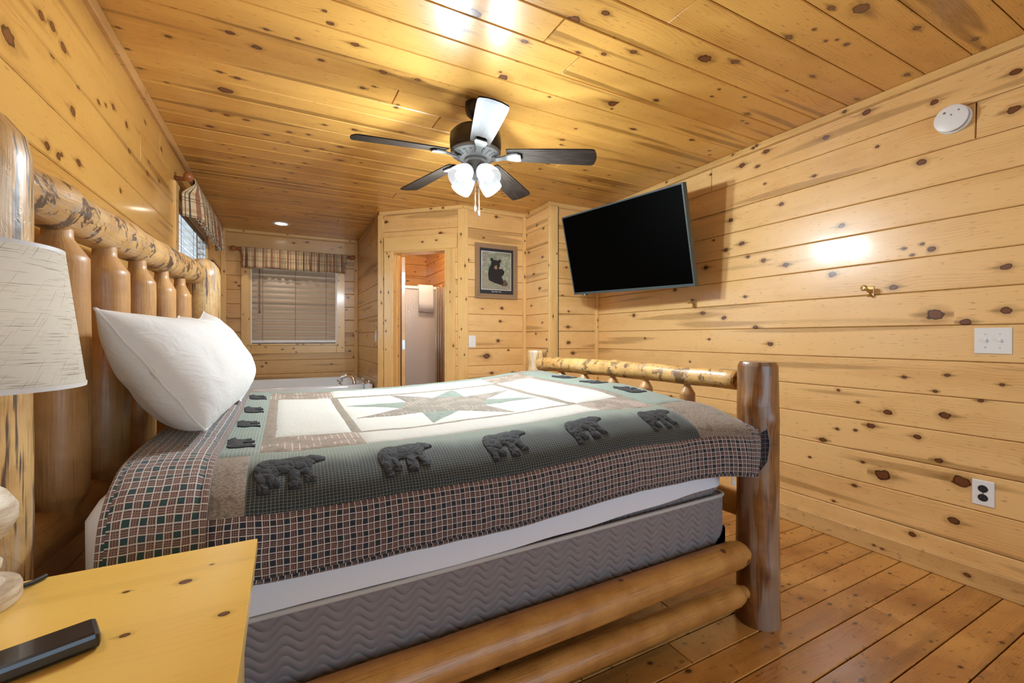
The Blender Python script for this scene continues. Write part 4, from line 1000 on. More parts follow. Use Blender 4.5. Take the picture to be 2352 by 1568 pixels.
def valance(label, rlabel, a, b, N, drop, out, seed, folds=15, ln=''):
    """gathered valance on a wooden rod from a to b (rod axis points), N into the room"""
    a, b, N3, Z = Vector(a), Vector(b), Vector((*N, 0)), Vector((0, 0, 1)); U = (b-a); L = U.length; U.normalize()
    R = thing('curtain_rod', rlabel, 'curtain rod')
    tube('rod', [a-U*0.03, b+U*0.03], 0.014, 'turned_wood', R, 14)
    for e, dr in ((a-U*0.03, -1), (b+U*0.03, 1)):
        lathe('finial', [(0.010, 0), (0.020, 0.004), (0.020, 0.012), (0.012, 0.018), (0.020, 0.026), (0.029, 0.040), (0.031, 0.052), (0.027, 0.068), (0.014, 0.080), (0.003, 0.083)], 'turned_wood', R, e, U*dr, 20)
        k = e+U*(-dr*0.012)
        tube('bracket', [k-N3*(out-0.002), k-N3*0.02, k+N3*0.0], [0.016, 0.010, 0.016], 'turned_wood', R, 10)
    settle(R, tuple((a+b)/2))
    nu, nv = 220, 26; vs, fs, uv = [], [], []
    for i in range(nu+1):
        s = i/nu; g = s*L
        for j in range(nv+1):
            t = j/nv
            amp = 0.004+0.020*t
            ph = noise.noise(Vector((s*6.0, seed, 0)))*2.4
            w = math.sin(2*PI*folds*s+ph*2)+0.45*math.sin(2*PI*folds*0.43*s+ph*3+seed)
            if t < 0.22:                                               # pocket wraps over the rod
                th = PI*0.5+(t/0.22)*(-PI*0.55); q = N3*(0.025*math.cos(th)+0.003*w)+Z*(0.025*math.sin(th)+0.004*math.sin(2*PI*folds*2.3*s+ph))
            else:
                k = (t-0.22)/0.78; q = N3*(0.025+0.003*w*(1-k)+amp*w*0.9*min(1, k*3)+0.012*k)+Z*(-0.004-k*(drop+0.018*noise.noise(Vector((s*5, seed+3, 0)))))
            rt = min(1.0, min(s, 1-s)/0.045); q = q-N3*((1-rt)**1.5*(out-0.012)*min(1.0, max(0.0, (t-0.28)/0.2)))   # ends turn back to the wall
            vs.append(a+U*(g+0.004*w*t)+q); uv.append((g*1.7+seed, t*drop*1.15))
    for i in range(nu):
        for j in range(nv): fs.append((i*(nv+1)+j, i*(nv+1)+j+1, (i+1)*(nv+1)+j+1, (i+1)*(nv+1)+j))
    V = newobj('valance', vs, fs, uv, 'valance_plaid', None, True); fix_normals(V)
    md = V.modifiers.new('s', 'SOLIDIFY'); md.thickness = 0.003
    tag(V, label, 'valance'); return V
valance('gathered brown plaid valance over the tub window', 'wooden curtain rod with ball ends above the tub window', (-0.45, YB-0.07, 2.20), (0.72, YB-0.07, 2.20), (0, -1), 0.215, 0.07, 1.0)
valance('gathered plaid valance over the left wall window', 'wooden curtain rod with ball ends above the left window', (XL+0.085, 3.72, 2.235), (XL+0.085, 5.12, 2.235), (1, 0), 0.24, 0.085, 4.3, 13)
# ------------------------------------------------------------------ ceiling fan
simple('bronze', (0.030, 0.020, 0.016), 0.35, Metallic=0.4)
simple('nickel', (0.085, 0.085, 0.08), 0.5)
simple('pewter', (0.11, 0.106, 0.10), 0.55)
def blademat():
    t = NT('blade_wood'); x = t.xyz(t.uv()); n = t.noise(t.comb(t.math('MULTIPLY', x[0], 9.0), t.math('MULTIPLY', x[1], 140.0), 0.0), 1.0, 4.0, 0.65, 0.5)
    t.bsdf(t.mix(t.smooth(n, 0.3, 0.75), (0.030, 0.023, 0.018), (0.010, 0.0075, 0.006)), 0.55, Specular_IOR_Level=0.12); MATS['blade_wood'] = t.m
blademat()
def glowmat(name, em, strength, tr):
    t = NT(name); a = t.n('BsdfTransparent', i={'Color': (1, 1, 1)}); b = t.n('BsdfTranslucent', i={'Color': (0.05, 0.05, 0.05)}); e = t.n('Emission', i={'Color': em, 'Strength': strength})
    m1 = t.n('MixShader', i={0: tr, 1: b, 2: a}); ad = t.n('AddShader'); t.set(ad.inputs[0], m1); t.set(ad.inputs[1], e); t.t.links.new(ad.outputs[0], t.out.inputs[0]); MATS[name] = t.m
glowmat('frosted_shade', (0.95, 0.98, 1.0), 0.34, 0.25)
def emis(name, col, s):
    t = NT(name); e = t.n('Emission', i={'Color': col, 'Strength': s}); t.t.links.new(e.outputs[0], t.out.inputs[0]); MATS[name] = t.m
emis('bulb_glow', (1.0, 0.97, 0.92), 14.0)
def lamp_light(name, loc, watts, col, r, parent):
    d = bpy.data.lights.new(name, 'POINT'); d.energy = watts; d.color = col; d.shadow_soft_size = r
    o = bpy.data.objects.new(name, d); COL.objects.link(o); o.location = loc; o.parent = parent; return o
FC = Vector((0.943, 2.250, 0))
fan = thing('ceiling_fan', 'five-blade dark bronze ceiling fan with four lit glass shades', 'ceiling fan')
def fz(z): return (FC.x, FC.y, z)
lathe('canopy', [(0.057, H), (0.058, H-0.035), (0.050, H-0.062), (0.030, H-0.080), (0.026, H-0.084)], 'bronze', fan, fz(0))
lathe('downrod', [(0.020, 2.285), (0.020, H-0.08)], 'bronze', fan, fz(0), seg=20)
lathe('motor_housing', [(0.030, 2.312), (0.075, 2.306), (0.120, 2.292), (0.140, 2.270), (0.143, 2.235), (0.141, 2.192), (0.134, 2.180)], 'bronze', fan, fz(0), seg=48)
lathe('vent_ring', [(0.134, 2.182), (0.139, 2.172), (0.134, 2.160), (0.118, 2.152), (0.085, 2.138), (0.060, 2.136)], 'pewter', fan, fz(0), seg=48)
for k in range(20):
    a = 2*PI*k/20; ca, sa = math.cos(a), math.sin(a); p = FC+Vector((ca*0.088, sa*0.088, 2.1405))
    v, f, u_ = boxgeo(p-Vector((-sa, ca, 0))*0.006, (ca, sa, 0.42), (-sa, ca, 0), (0.3*ca, 0.3*sa, -1), 0.030, 0.012, 0.004, 0.001); newobj('vent_fin', v, f, u_, 'nickel', fan)
lathe('switch_housing', [(0.062, 2.138), (0.062, 2.125), (0.050, 2.118), (0.048, 2.080), (0.040, 2.066)], 'pewter', fan, fz(0))
lathe('light_fitter', [(0.030, 2.070), (0.034, 2.050), (0.026, 2.030), (0.010, 2.020)], 'pewter', fan, fz(0))
bl_me = None; ir_me = None
for k in range(5):
    a = math.radians(38+72*k)
    if bl_me is None:
        prof = [(0.175, 0.048), (0.20, 0.053), (0.35, 0.060), (0.50, 0.066), (0.60, 0.069), (0.635, 0.068), (0.648, 0.062)]
        vs, fs, uv = [], [], []; pit = math.radians(-12)
        for r_, hw in prof:
            bowx = 0.012 if r_ > 0.64 else 0
            for s in (-1, -0.5, 0, 0.5, 1):
                for top in (0, 1):
                    rr = r_+(0.014*(1-s*s) if r_ > 0.64 else 0)
                    vs.append((rr, s*hw*math.cos(pit), -0.075*(r_-0.17)+s*hw*math.sin(pit)+0.006*top)); uv.append((rr, s*hw))
        n5 = 10
        for i in range(len(prof)-1):
            for s in range(4):
                for top in (0, 1):
                    q = (i*n5+s*2+top, (i+1)*n5+s*2+top, (i+1)*n5+(s+1)*2+top, i*n5+(s+1)*2+top); fs.append(q)
            for s in (0, 4): fs.append((i*n5+s*2, (i+1)*n5+s*2, (i+1)*n5+s*2+1, i*n5+s*2+1))
        for i in (0, len(prof)-1):
            for s in range(4): fs.append((i*n5+s*2, i*n5+s*2+1, i*n5+s*2+3, i*n5+s*2+2))
        bl = newobj('blade', vs, fs, uv, 'blade_wood', fan); fix_normals(bl); bl_me = bl.data
        vs, fs = [], []                                                 # forked blade iron under the blade
        path = [(0.088, 0.018, -0.006), (0.115, 0.015, -0.016), (0.15, 0.014, -0.012), (0.175, 0.020, -0.009), (0.205, 0.030, -0.010), (0.235, 0.034, -0.0125), (0.252, 0.026, -0.0135)]
        for r_, hw, z in path:
            for s in (-1, 1):
                for top in (0, 1): vs.append((r_, s*hw*math.cos(pit), z+s*hw*math.sin(pit)-0.006+0.008*top))
        for i in range(len(path)-1):
            b4 = i*4; fs += [(b4, b4+4, b4+6, b4+2), (b4+1, b4+3, b4+7, b4+5), (b4, b4+1, b4+5, b4+4), (b4+2, b4+6, b4+7, b4+3)]
        fs += [(0, 2, 3, 1), (len(vs)-4, len(vs)-3, len(vs)-1, len(vs)-2)]
        ir = newobj('blade_iron', vs, fs, [(0, 0)]*len(vs), 'nickel', bl); fix_normals(ir); ir_me = ir.data
    else:
        bl = bpy.data.objects.new('blade', bl_me); COL.objects.link(bl); bl.parent = fan
        ir = bpy.data.objects.new('blade_iron', ir_me); COL.objects.link(ir); ir.parent = bl
    bl.location = fz(2.150); bl.rotation_euler = (0, 0, a)
for k in range(4):
    a = math.radians(18+90*k); out = Vector((math.cos(a), math.sin(a), 0)); ax = (out*0.76+Vector((0, 0, -0.65))).normalized()
    p0 = FC+Vector((0, 0, 2.072))+out*0.044
    sh_ = lathe('glass_shade', [(0.026, 0.0), (0.036, 0.010), (0.048, 0.035), (0.056, 0.070), (0.0585, 0.100), (0.056, 0.120), (0.0545, 0.119), (0.0565, 0.100), (0.054, 0.070), (0.046, 0.036), (0.034, 0.012), (0.025, 0.002)], 'frosted_shade', fan, p0, ax, 32, cap=False)
    lathe('shade_holder', [(0.020, -0.018), (0.028, -0.014), (0.029, 0.004), (0.026, 0.006)], 'nickel', fan, p0, ax, 20)
    bp = p0+ax*0.070
    lathe('bulb', [(0.012, -0.035), (0.014, -0.024), (0.024, -0.008), (0.030, 0.010), (0.027, 0.026), (0.015, 0.036), (0.002, 0.039)], 'bulb_glow', sh_, bp, ax, 20)
    lamp_light('fan_light', p0+ax*0.135, FAN_W, FAN_COL, 0.035, fan)
for dx, zb in ((-0.010, 1.838), (0.012, 1.815)):
    p = Vector((FC.x+dx, FC.y-0.02, 0)); ch = tube('pull_chain', [(p.x, p.y, 2.03), (p.x, p.y, zb+0.035)], 0.0022, 'nickel', fan, 8)
    lathe('chain_fob', [(0.003, 0.036), (0.0055, 0.032), (0.0055, 0.004), (0.003, 0.0)], 'nickel', ch, (p.x, p.y, zb), seg=12)
settle(fan, fz(H))
# ------------------------------------------------------------------ recessed light over the tub
rl = thing('recessed_light', 'round recessed ceiling light glowing over the tub', 'ceiling light')
lx, ly = -0.03, 5.63
lathe('trim_ring', [(0.062, H+0.001), (0.092, H-0.001), (0.095, H-0.006), (0.064, H-0.008), (0.062, H-0.004)], 'white_frame', rl, (lx, ly, 0), seg=36, cap=False)
emis('can_glow', (1.0, 0.93, 0.80), 9.0)
lathe('lens', [(0.001, H-0.003), (0.064, H-0.003)], 'can_glow', rl, (lx, ly, 0), seg=36, cap=False)
d = bpy.data.lights.new('can_light', 'SPOT'); d.energy = CAN_W*4; d.color = WARM; d.shadow_soft_size = 0.05; d.spot_size = math.radians(150); d.spot_blend = 0.6
o = bpy.data.objects.new('can_light', d); COL.objects.link(o); o.location = (lx, ly, H-0.015); o.parent = rl
settle(rl, (lx, ly, H))
# ------------------------------------------------------------------ television
simple('tv_black', (0.0, 0.0, 0.0), 0.5, Specular_IOR_Level=0.03)
simple('tv_bezel', (0.055, 0.075, 0.080), 0.35)
simple('tv_back', (0.012, 0.012, 0.013), 0.6)
emis('led_blue', (0.05, 0.35, 1.0), 3.0)
tv = thing('wall_tv', 'flat black television tilted on a wall arm', 'television')
TW, TH = 1.24, 0.709
def tbox(name, x0, x1, y0, y1, z0, z1, mat, bev=0.003, par=tv):
    return box(name, (x0, y0, z0), (x1, y1, z1), mat, par, bev)
# local frame: x to the viewer's right, z up, y away from the viewer
tbox('screen', -TW/2+0.012, TW/2-0.012, -0.001, 0.004, -TH/2+0.020, TH/2-0.012, 'tv_black', 0.0)
tbox('bezel_side', -TW/2, -TW/2+0.012, -0.004, 0.040, -TH/2, TH/2, 'tv_bezel', 0.002); tbox('bezel_side', TW/2-0.012, TW/2, -0.004, 0.040, -TH/2, TH/2, 'tv_bezel', 0.002)
tbox('bezel_top', -TW/2+0.012, TW/2-0.012, -0.004, 0.040, TH/2-0.012, TH/2, 'tv_bezel', 0.002); tbox('bezel_bottom', -TW/2+0.012, TW/2-0.012, -0.004, 0.040, -TH/2, -TH/2+0.020, 'tv_bezel', 0.002)
tbox('rear_cover', -TW/2+0.01, TW/2-0.01, 0.004, 0.045, -TH/2+0.01, TH/2-0.01, 'tv_back'); tbox('rear_bulge', -0.45, 0.45, 0.045, 0.075, -TH/2+0.03, 0.12, 'tv_back', 0.01)
tbox('sensor_foot', -TW/2+0.115, -TW/2+0.165, 0.0, 0.02, -TH/2-0.007, -TH/2, 'tv_back', 0.001); tbox('power_led', -TW/2+0.130, -TW/2+0.137, -0.003, 0.0, -TH/2-0.006, -TH/2-0.001, 'led_blue', 0.0)
yw, pt_, rl_ = 0.111, 0.252, -0.032
n = Vector((-math.cos(yw)*math.cos(pt_), -math.sin(yw)*math.cos(pt_), -math.sin(pt_)))
rr = Vector((math.sin(yw), -math.cos(yw), 0)); up = rr.cross(-n); up = up if up.z > 0 else -up
r2 = rr*math.cos(rl_)+up*math.sin(rl_); u2 = up*math.cos(rl_)-rr*math.sin(rl_)
Mx = Matrix((( r2.x, -n.x, u2.x), (r2.y, -n.y, u2.y), (r2.z, -n.z, u2.z)))
tv.location = (2.389, 2.716, 1.869); tv.rotation_euler = Mx.to_euler()
mount = thing('tv_mount', 'black articulated wall arm behind the television', 'tv mount')
c = Vector((2.389, 2.716, 1.869))-n*0.078
box('wall_plate', (XR-0.02, c.y-0.12, c.z-0.16), (XR-0.0005, c.y+0.12, c.z+0.16), 'tv_back', mount, 0.004)
tube('arm', [(XR-0.02, c.y, c.z), ((XR+c.x)/2, c.y-0.03, c.z), (c.x+0.01, c.y, c.z)], 0.022, 'tv_back', mount, 10)
settle(mount, (XR, c.y, c.z))
# ------------------------------------------------------------------ nightstand, lamp, remote
ns = thing('nightstand', 'honey yellow pine nightstand beside the bed', 'nightstand')
NZ = 0.760
plank('top', (-0.640, 0.455, NZ-0.022), (1, 0, 0), (0, 1, 0), (0, 0, 1), 0.594, 0.527, 0.022, 'pine_stand', ns, 0.0015,
      [(0.475, 0.460, 0.0045), (0.500, 0.405, 0.006), (0.425, 0.413, 0.003), (0.455, 0.287, 0.004), (0.565, 0.280, 0.005), (0.530, 0.450, 0.0025), (0.545, 0.21, 0.003)], 0.0)
box('side_panel', (-0.620, 0.478, 0.02), (-0.598, 0.960, NZ-0.022), 'pine_stand', ns, 0.002); box('side_panel', (-0.088, 0.478, 0.02), (-0.066, 0.960, NZ-0.022), 'pine_stand', ns, 0.002)
box('back_panel', (-0.598, 0.944, 0.06), (-0.088, 0.958, NZ-0.022), 'pine_stand', ns); box('bottom_panel', (-0.598, 0.485, 0.06), (-0.088, 0.944, 0.08), 'pine_stand', ns)
for z0, z1 in ((0.085, 0.385), (0.395, 0.735)):
    dr = box('drawer', (-0.595, 0.468, z0), (-0.091, 0.486, z1), 'pine_stand', ns, 0.003); lathe('knob', [(0.007, 0), (0.008, 0.010), (0.016, 0.020), (0.012, 0.030), (0.002, 0.032)], 'turned_wood', dr, (-0.343, 0.468, (z0+z1)/2), (0, -1, 0), 18)
settle(ns, (-0.343, 0.72, 0))
def whitewash():
    t = NT('whitewash'); tc = t.n('TexCoord').outputs['Object']; n1 = t.noise(t.vm('MULTIPLY', tc, (14, 14, 90)), 1.0, 4.0, 0.65)
    t.bsdf(t.mix(t.smooth(n1, 0.35, 0.7), (0.70, 0.62, 0.50), (0.42, 0.31, 0.20)), 0.55, n1, 0.3, 0.002); MATS['whitewash'] = t.m
whitewash()
def linen():
    t = NT('linen'); uv = t.uv(); x = t.xyz(uv)
    f1 = t.noise(t.comb(t.math('MULTIPLY', x[0], 14.0), t.math('MULTIPLY', x[1], 900.0), 0.0), 1.0, 2.0, 0.5); f2 = t.noise(t.comb(t.math('MULTIPLY', x[0], 800.0), t.math('MULTIPLY', x[1], 16.0), 4.0), 1.0, 2.0, 0.5)
    m = t.math('MAXIMUM', t.smooth(f1, 0.605, 0.67), t.math('MULTIPLY', t.smooth(f2, 0.64, 0.70), 0.8))
    w = t.noise(t.vm('SCALE', uv, 900.0), 1.0, 1.0)
    c = t.mix(t.math('MULTIPLY', m, 0.8), t.mix(w, (0.84, 0.83, 0.79), (0.74, 0.72, 0.66)), (0.20, 0.15, 0.09))
    a = t.n('BsdfDiffuse', i={'Color': c}); b = t.n('BsdfTranslucent', i={'Color': c}); mx = t.n('MixShader', i={0: 0.48, 1: a, 2: b}); t.t.links.new(mx.outputs[0], t.out.inputs[0]); MATS['linen'] = t.m
linen()
lp = thing('table_lamp', 'whitewashed turned wood lamp with a linen drum shade on the nightstand', 'table lamp')
LX, LY = -0.4136, 0.910
lathe('base', [(0.064, NZ+0.0004), (0.066, NZ+0.004), (0.066, NZ+0.020), (0.064, NZ+0.026), (0.050, NZ+0.029)], 'whitewash', lp, (LX, LY, 0), seg=48)
lathe('stem', [(0.050, NZ+0.028), (0.040, NZ+0.034), (0.036, NZ+0.044), (0.045, NZ+0.052), (0.046, NZ+0.060), (0.032, NZ+0.068), (0.028, NZ+0.082), (0.052, NZ+0.100), (0.062, NZ+0.122), (0.062, NZ+0.140), (0.050, NZ+0.162), (0.030, NZ+0.180), (0.026, NZ+0.196), (0.040, NZ+0.206), (0.040, NZ+0.218), (0.024, NZ+0.228), (0.020, NZ+0.262), (0.034, NZ+0.276), (0.034, NZ+0.286), (0.018, NZ+0.296), (0.015, NZ+0.335)], 'whitewash', lp, (LX, LY, 0), seg=40)
sh2 = lathe('shade', [(0.135, 1.076), (0.111, 1.282), (0.1095, 1.282), (0.1335, 1.076)], 'linen', lp, (LX, LY, 0), seg=72, cap=False)
lathe('shade_trim', [(0.1355, 1.074), (0.1360, 1.080), (0.1330, 1.080), (0.1325, 1.074), (0.1355, 1.074)], 'white_frame', sh2, (LX, LY, 0), seg=72, cap=False); lathe('shade_trim', [(0.1115, 1.278), (0.1112, 1.284), (0.1085, 1.284), (0.1088, 1.278), (0.1115, 1.278)], 'white_frame', sh2, (LX, LY, 0), seg=72, cap=False)
lathe('socket', [(0.014, NZ+0.33), (0.017, NZ+0.34), (0.017, NZ+0.385), (0.012, NZ+0.39)], 'nickel', lp, (LX, LY, 0), seg=18)
emis('lamp_bulb', (1.0, 0.90, 0.72), 6.0)
lathe('bulb', [(0.012, NZ+0.385), (0.022, NZ+0.410), (0.028, NZ+0.432), (0.022, NZ+0.455), (0.003, NZ+0.464)], 'lamp_bulb', lp, (LX, LY, 0), seg=20)
lamp_light('lamp_light', (LX, LY, NZ+0.435), LAMP_W, (0.92, 0.95, 1.0), 0.03, lp)
simple('cord_black', (0.02, 0.02, 0.02), 0.5)
tube('cord', [(LX+0.050, LY+0.035, NZ+0.006), (LX+0.062, LY+0.048, NZ+0.0045), (LX+0.072, LY+0.066, NZ+0.0045)], 0.0036, 'cord_black', lp, 8)
settle(lp, (LX, LY, NZ))
simple('remote_black', (0.010, 0.010, 0.011), 0.22, Coat_Weight=0.3)
simple('remote_key', (0.05, 0.05, 0.055), 0.5)
rm = thing('remote_control', 'black remote control lying on the nightstand', 'remote')
body = box('body', (-0.20, -0.0245, 0.0), (0.0, 0.0245, 0.021), 'remote_black', rm, 0.006)
for i in range(4):
    for j in (-1, 0, 1): box('key', (-0.188+i*0.019, j*0.013-0.004, 0.0205), (-0.177+i*0.019, j*0.013+0.004, 0.0225), 'remote_key', body, 0.001)
rm.location = (-0.212, 0.748, NZ+0.0003); rm.rotation_euler = (0, 0, math.atan2(0.37, 0.93))
# ------------------------------------------------------------------ wall fittings
simple('plate_white', (0.78, 0.78, 0.76), 0.35)
simple('slot_dark', (0.02, 0.02, 0.025), 0.5)
def wplate(name, label, cat, c, N, w, h, kind):
    c, N3 = Vector(c), Vector((*N, 0)); U = Vector((-N[1], N[0], 0)); Z = Vector((0, 0, 1)); T = thing(name, label, cat)
    def b(nm, u0, u1, z0, z1, d0, d1, mat, bev=0.0, par=T):
        v, f, u_ = boxgeo(c+U*u0+Z*z0+N3*d0, U, Z, N3, u1-u0, z1-z0, d1-d0, bev); return newobj(nm, v, f, u_, mat, par)
    b('plate', -w/2, w/2, -h/2, h/2, 0.0004, 0.006, 'plate_white', 0.003)
    if kind == 'outlet':
        for z in (-0.020, 0.020):
            lathe('receptacle', [(0.0165, 0.0055), (0.0165, 0.0075), (0.002, 0.0078)], 'slot_dark', T, c+Z*z, N3, 24)
            for s in (-0.006, 0.006): b('slot', s-0.001, s+0.001, z-0.004, z+0.005, 0.0078, 0.0081, 'remote_key')
        lathe('screw', [(0.003, 0.006), (0.003, 0.0068), (0.0005, 0.007)], 'steel', T, c, N3, 10)
    else:
        n = 2 if kind == 'double' else 1
        for i in range(n):
            o_ = (i-(n-1)/2)*0.046
            b('toggle_frame', o_-0.006, o_+0.006, -0.013, 0.013, 0.006, 0.0072, 'rail_white', 0.0005)
            tg = b('toggle', o_-0.0038, o_+0.0038, -0.004, 0.009, 0.0066, 0.016, 'plate_white', 0.0015)
            for z in (-0.030, 0.030): lathe('screw', [(0.0028, 0.006), (0.0028, 0.0068), (0.0005, 0.007)], 'steel', T, c+U*o_+Z*z, N3, 10)
    settle(T, tuple(c)); return T
wplate('light_switch', 'white double toggle switch plate on the right wall', 'switch', (XR, 0.745, 1.134), (-1, 0), 0.118, 0.118, 'double')
wplate('wall_outlet', 'white outlet plate with black receptacles low on the right wall', 'outlet', (XR, 0.775, 0.443), (-1, 0), 0.072, 0.115, 'outlet')
wplate('light_switch', 'white single switch plate below the bear picture', 'switch', (1.648, 4.02, 1.108), (0, -1), 0.075, 0.118, 'single')
wplate('light_switch', 'white switch plate on the tub alcove side wall', 'switch', (0.875, 4.83, 1.16), (-1, 0), 0.072, 0.115, 'single')
sd = thing('smoke_detector', 'round white smoke detector high on the right wall', 'smoke detector')
sc_ = (XR, 0.873, 2.178)
lathe('base', [(0.062, 0.0005), (0.064, 0.003), (0.064, 0.014), (0.060, 0.018)], 'plate_white', sd, sc_, (-1, 0, 0), 48)
simple('detector_grille', (0.30, 0.25, 0.24), 0.6)
lathe('grille', [(0.058, 0.016), (0.052, 0.024), (0.052, 0.034)], 'detector_grille', sd, sc_, (-1, 0, 0), 48)
lathe('cover', [(0.060, 0.032), (0.0615, 0.036), (0.060, 0.041), (0.052, 0.0445), (0.001, 0.0455)], 'plate_white', sd, sc_, (-1, 0, 0), 48)
simple('detector_dot', (0.16, 0.17, 0.17), 0.5)
for dy, dz, r_ in ((0.020, 0.030, 0.0050), (-0.004, 0.013, 0.0034), (-0.030, 0.026, 0.0036)):
    lathe('button', [(r_, 0.0452), (r_, 0.0464), (0.0003, 0.0466)], 'detector_dot', sd, (XR, 0.873+dy, 2.178+dz), (-1, 0, 0), 16)
settle(sd, sc_)
simple('brass', (0.50, 0.31, 0.11), 0.3, Metallic=0.55)
def hook(label, y, z):
    K = thing('wall_hook', label, 'hook', group='brass wall hooks')
    v, f, u_ = boxgeo((XR-0.0004, y-0.016, z-0.032), (0, 1, 0), (0, 0, 1), (-1, 0, 0), 0.032, 0.055, 0.006, 0.003); newobj('back_plate', v, f, u_, 'brass', K)
    tube('arm', [(XR-0.005, y, z-0.004), (XR-0.025, y, z-0.002), (XR-0.042, y+0.002, z+0.006), (XR-0.055, y+0.003, z+0.010)], [0.012, 0.0085, 0.007, 0.008], 'brass', K, 12)
    lathe('knob', [(0.008, 0.0), (0.0155, 0.004), (0.0165, 0.012), (0.012, 0.019), (0.004, 0.020), (0.004, 0.022), (0.0005, 0.022)], 'brass', K, (XR-0.052, y+0.003, z+0.010), (-1, 0.25, 0.1), 24)
    tube('lower_prong', [(XR-0.005, y, z-0.020), (XR-0.018, y, z-0.030), (XR-0.030, y, z-0.024)], [0.007, 0.0055, 0.006], 'brass', K, 10)
    settle(K, (XR, y, z))
hook('brass wall hook on the right wall under the glare', 1.205, 1.402)
hook('brass wall hook below the television', 2.345, 1.412)
simple('chrome', (0.80, 0.81, 0.83), 0.12, Metallic=1.0)
rh = thing('robe_hook', 'small chrome hook on the tub alcove side wall', 'hook')
lathe('flange', [(0.020, 0.0005), (0.020, 0.006), (0.010, 0.010)], 'chrome', rh, (0.875, 5.55, 1.40), (-1, 0, 0), 20); tube('arm', [(0.866, 5.55, 1.40), (0.83, 5.55, 1.402), (0.815, 5.55, 1.415)], [0.008, 0.007, 0.009], 'chrome', rh, 10); settle(rh, (0.875, 5.55, 1.40))
# ------------------------------------------------------------------ pictures
def mitred(name, lo, hi, w, d, origin, U, N, mat, parent):
    """four mitred frame sides around the rectangle lo..hi in (u, z)"""
    o, U, N, Z = Vector(origin), Vector((*U, 0)), Vector((*N, 0)), Vector((0, 0, 1))
    O = [(lo[0], lo[1]), (hi[0], lo[1]), (hi[0], hi[1]), (lo[0], hi[1])]; I = [(lo[0]+w, lo[1]+w), (hi[0]-w, lo[1]+w), (hi[0]-w, hi[1]-w), (lo[0]+w, hi[1]-w)]
    for k in range(4):
        q = [O[k], O[(k+1) % 4], I[(k+1) % 4], I[k]]; vs, uv = [], []
        for dd in (0.001, d):
            for a, b in q: vs.append(o+U*a+Z*b+N*dd); uv.append((a, b) if k % 2 == 0 else (b, a))
        fs = [(3, 2, 1, 0), (4, 5, 6, 7)]+[(i, (i+1) % 4, 4+(i+1) % 4, 4+i) for i in range(4)]
        x = newobj(name, vs, fs, uv, mat, parent); fix_normals(x)
def flat(name, pts, origin, U, N, d0, d1, mat, parent):
    o, U, N, Z = Vector(origin), Vector((*U, 0)), Vector((*N, 0)), Vector((0, 0, 1)); bm = bmesh.new()
    a = [bm.verts.new(o+U*x+Z*y+N*d0) for x, y in pts]; b = [bm.verts.new(o+U*x+Z*y+N*d1) for x, y in pts]; n_ = len(pts)
    bm.faces.new(a); bm.faces.new(b)
    for i in range(n_): bm.faces.new([a[i], a[(i+1) % n_], b[(i+1) % n_], b[i]])
    bmesh.ops.recalc_face_normals(bm, faces=bm.faces); uvl = bm.loops.layers.uv.new('UVMap')
    for f in bm.faces:
        for lp_ in f.loops: q = lp_.vert.co-o; lp_[uvl].uv = (q.dot(U), q.z)
    me = bpy.data.meshes.new(name); bm.to_mesh(me); bm.free(); me.materials.append(MATS[mat]); ob = bpy.data.objects.new(name, me); COL.objects.link(ob); ob.parent = parent; return ob
simple('mat_black', (0.018, 0.020, 0.024), 0.5)
simple('print_white', (0.75, 0.75, 0.72), 0.5)
def printmat(name, cols, scale, thr):
    t = NT(name); uv = t.uv(); n1 = t.noise(t.vm('MULTIPLY', uv, scale), 1.0, 5.0, 0.7); c = t.mix(t.smooth(n1, *thr), cols[0], cols[1])
    n2 = t.noise(t.vm('MULTIPLY', uv, tuple(s*0.25 for s in scale)), 1.0, 2.0); c = t.mix(t.smooth(n2, 0.45, 0.65, 0.0, 0.6), c, cols[2]); t.bsdf(c, 0.4); MATS[name] = t.m
printmat('print_meadow', ((0.22, 0.25, 0.17), (0.42, 0.43, 0.33), (0.12, 0.14, 0.09)), (30, 40, 1), (0.4, 0.65))
printmat('print_ground', ((0.42, 0.38, 0.28), (0.16, 0.14, 0.10), (0.30, 0.29, 0.21)), (120, 90, 1), (0.35, 0.65))
printmat('print_bark', ((0.45, 0.38, 0.33), (0.12, 0.09, 0.08), (0.28, 0.23, 0.20)), (160, 40, 1), (0.4, 0.6))
simple('print_fur', (0.010, 0.008, 0.008), 0.5); simple('print_muzzle', (0.30, 0.18, 0.10), 0.5); simple('print_stump', (0.10, 0.065, 0.045), 0.6)
pic = thing('framed_picture', 'wood-framed photo print of a sitting black bear cub', 'picture')
PO = (1.675, 4.02, 1.540); PU, PN = (1, 0), (0, -1); pw_, ph_ = 0.468, 0.548
mitred('frame_side', (0, 0), (pw_, ph_), 0.046, 0.022, PO, PU, PN, 'pine_frame', pic)
flat('mat_board', [(0.04, 0.04), (pw_-0.04, 0.04), (pw_-0.04, ph_-0.04), (0.04, ph_-0.04)], PO, PU, PN, 0.004, 0.009, 'mat_black', pic)
x0, x1, y0, y1 = 0.072, pw_-0.072, 0.092, ph_-0.078
flat('border_line', [(x0-0.005, y0-0.005), (x1+0.005, y0-0.005), (x1+0.005, y1+0.005), (x0-0.005, y1+0.005)], PO, PU, PN, 0.009, 0.0096, 'print_white', pic)
pr = flat('print', [(x0, y0), (x1, y0), (x1, y1), (x0, y1)], PO, PU, PN, 0.0096, 0.0102, 'print_meadow', pic)
def pp(l): return [(x0+(x1-x0)*a, y0+(y1-y0)*b) for a, b in l]
flat('ground', pp([(0, 0), (1, 0), (1, 0.14), (0.8, 0.12), (0.55, 0.2), (0.3, 0.24), (0.18, 0.42), (0, 0.55)]), PO, PU, PN, 0.0102, 0.0106, 'print_ground', pr)
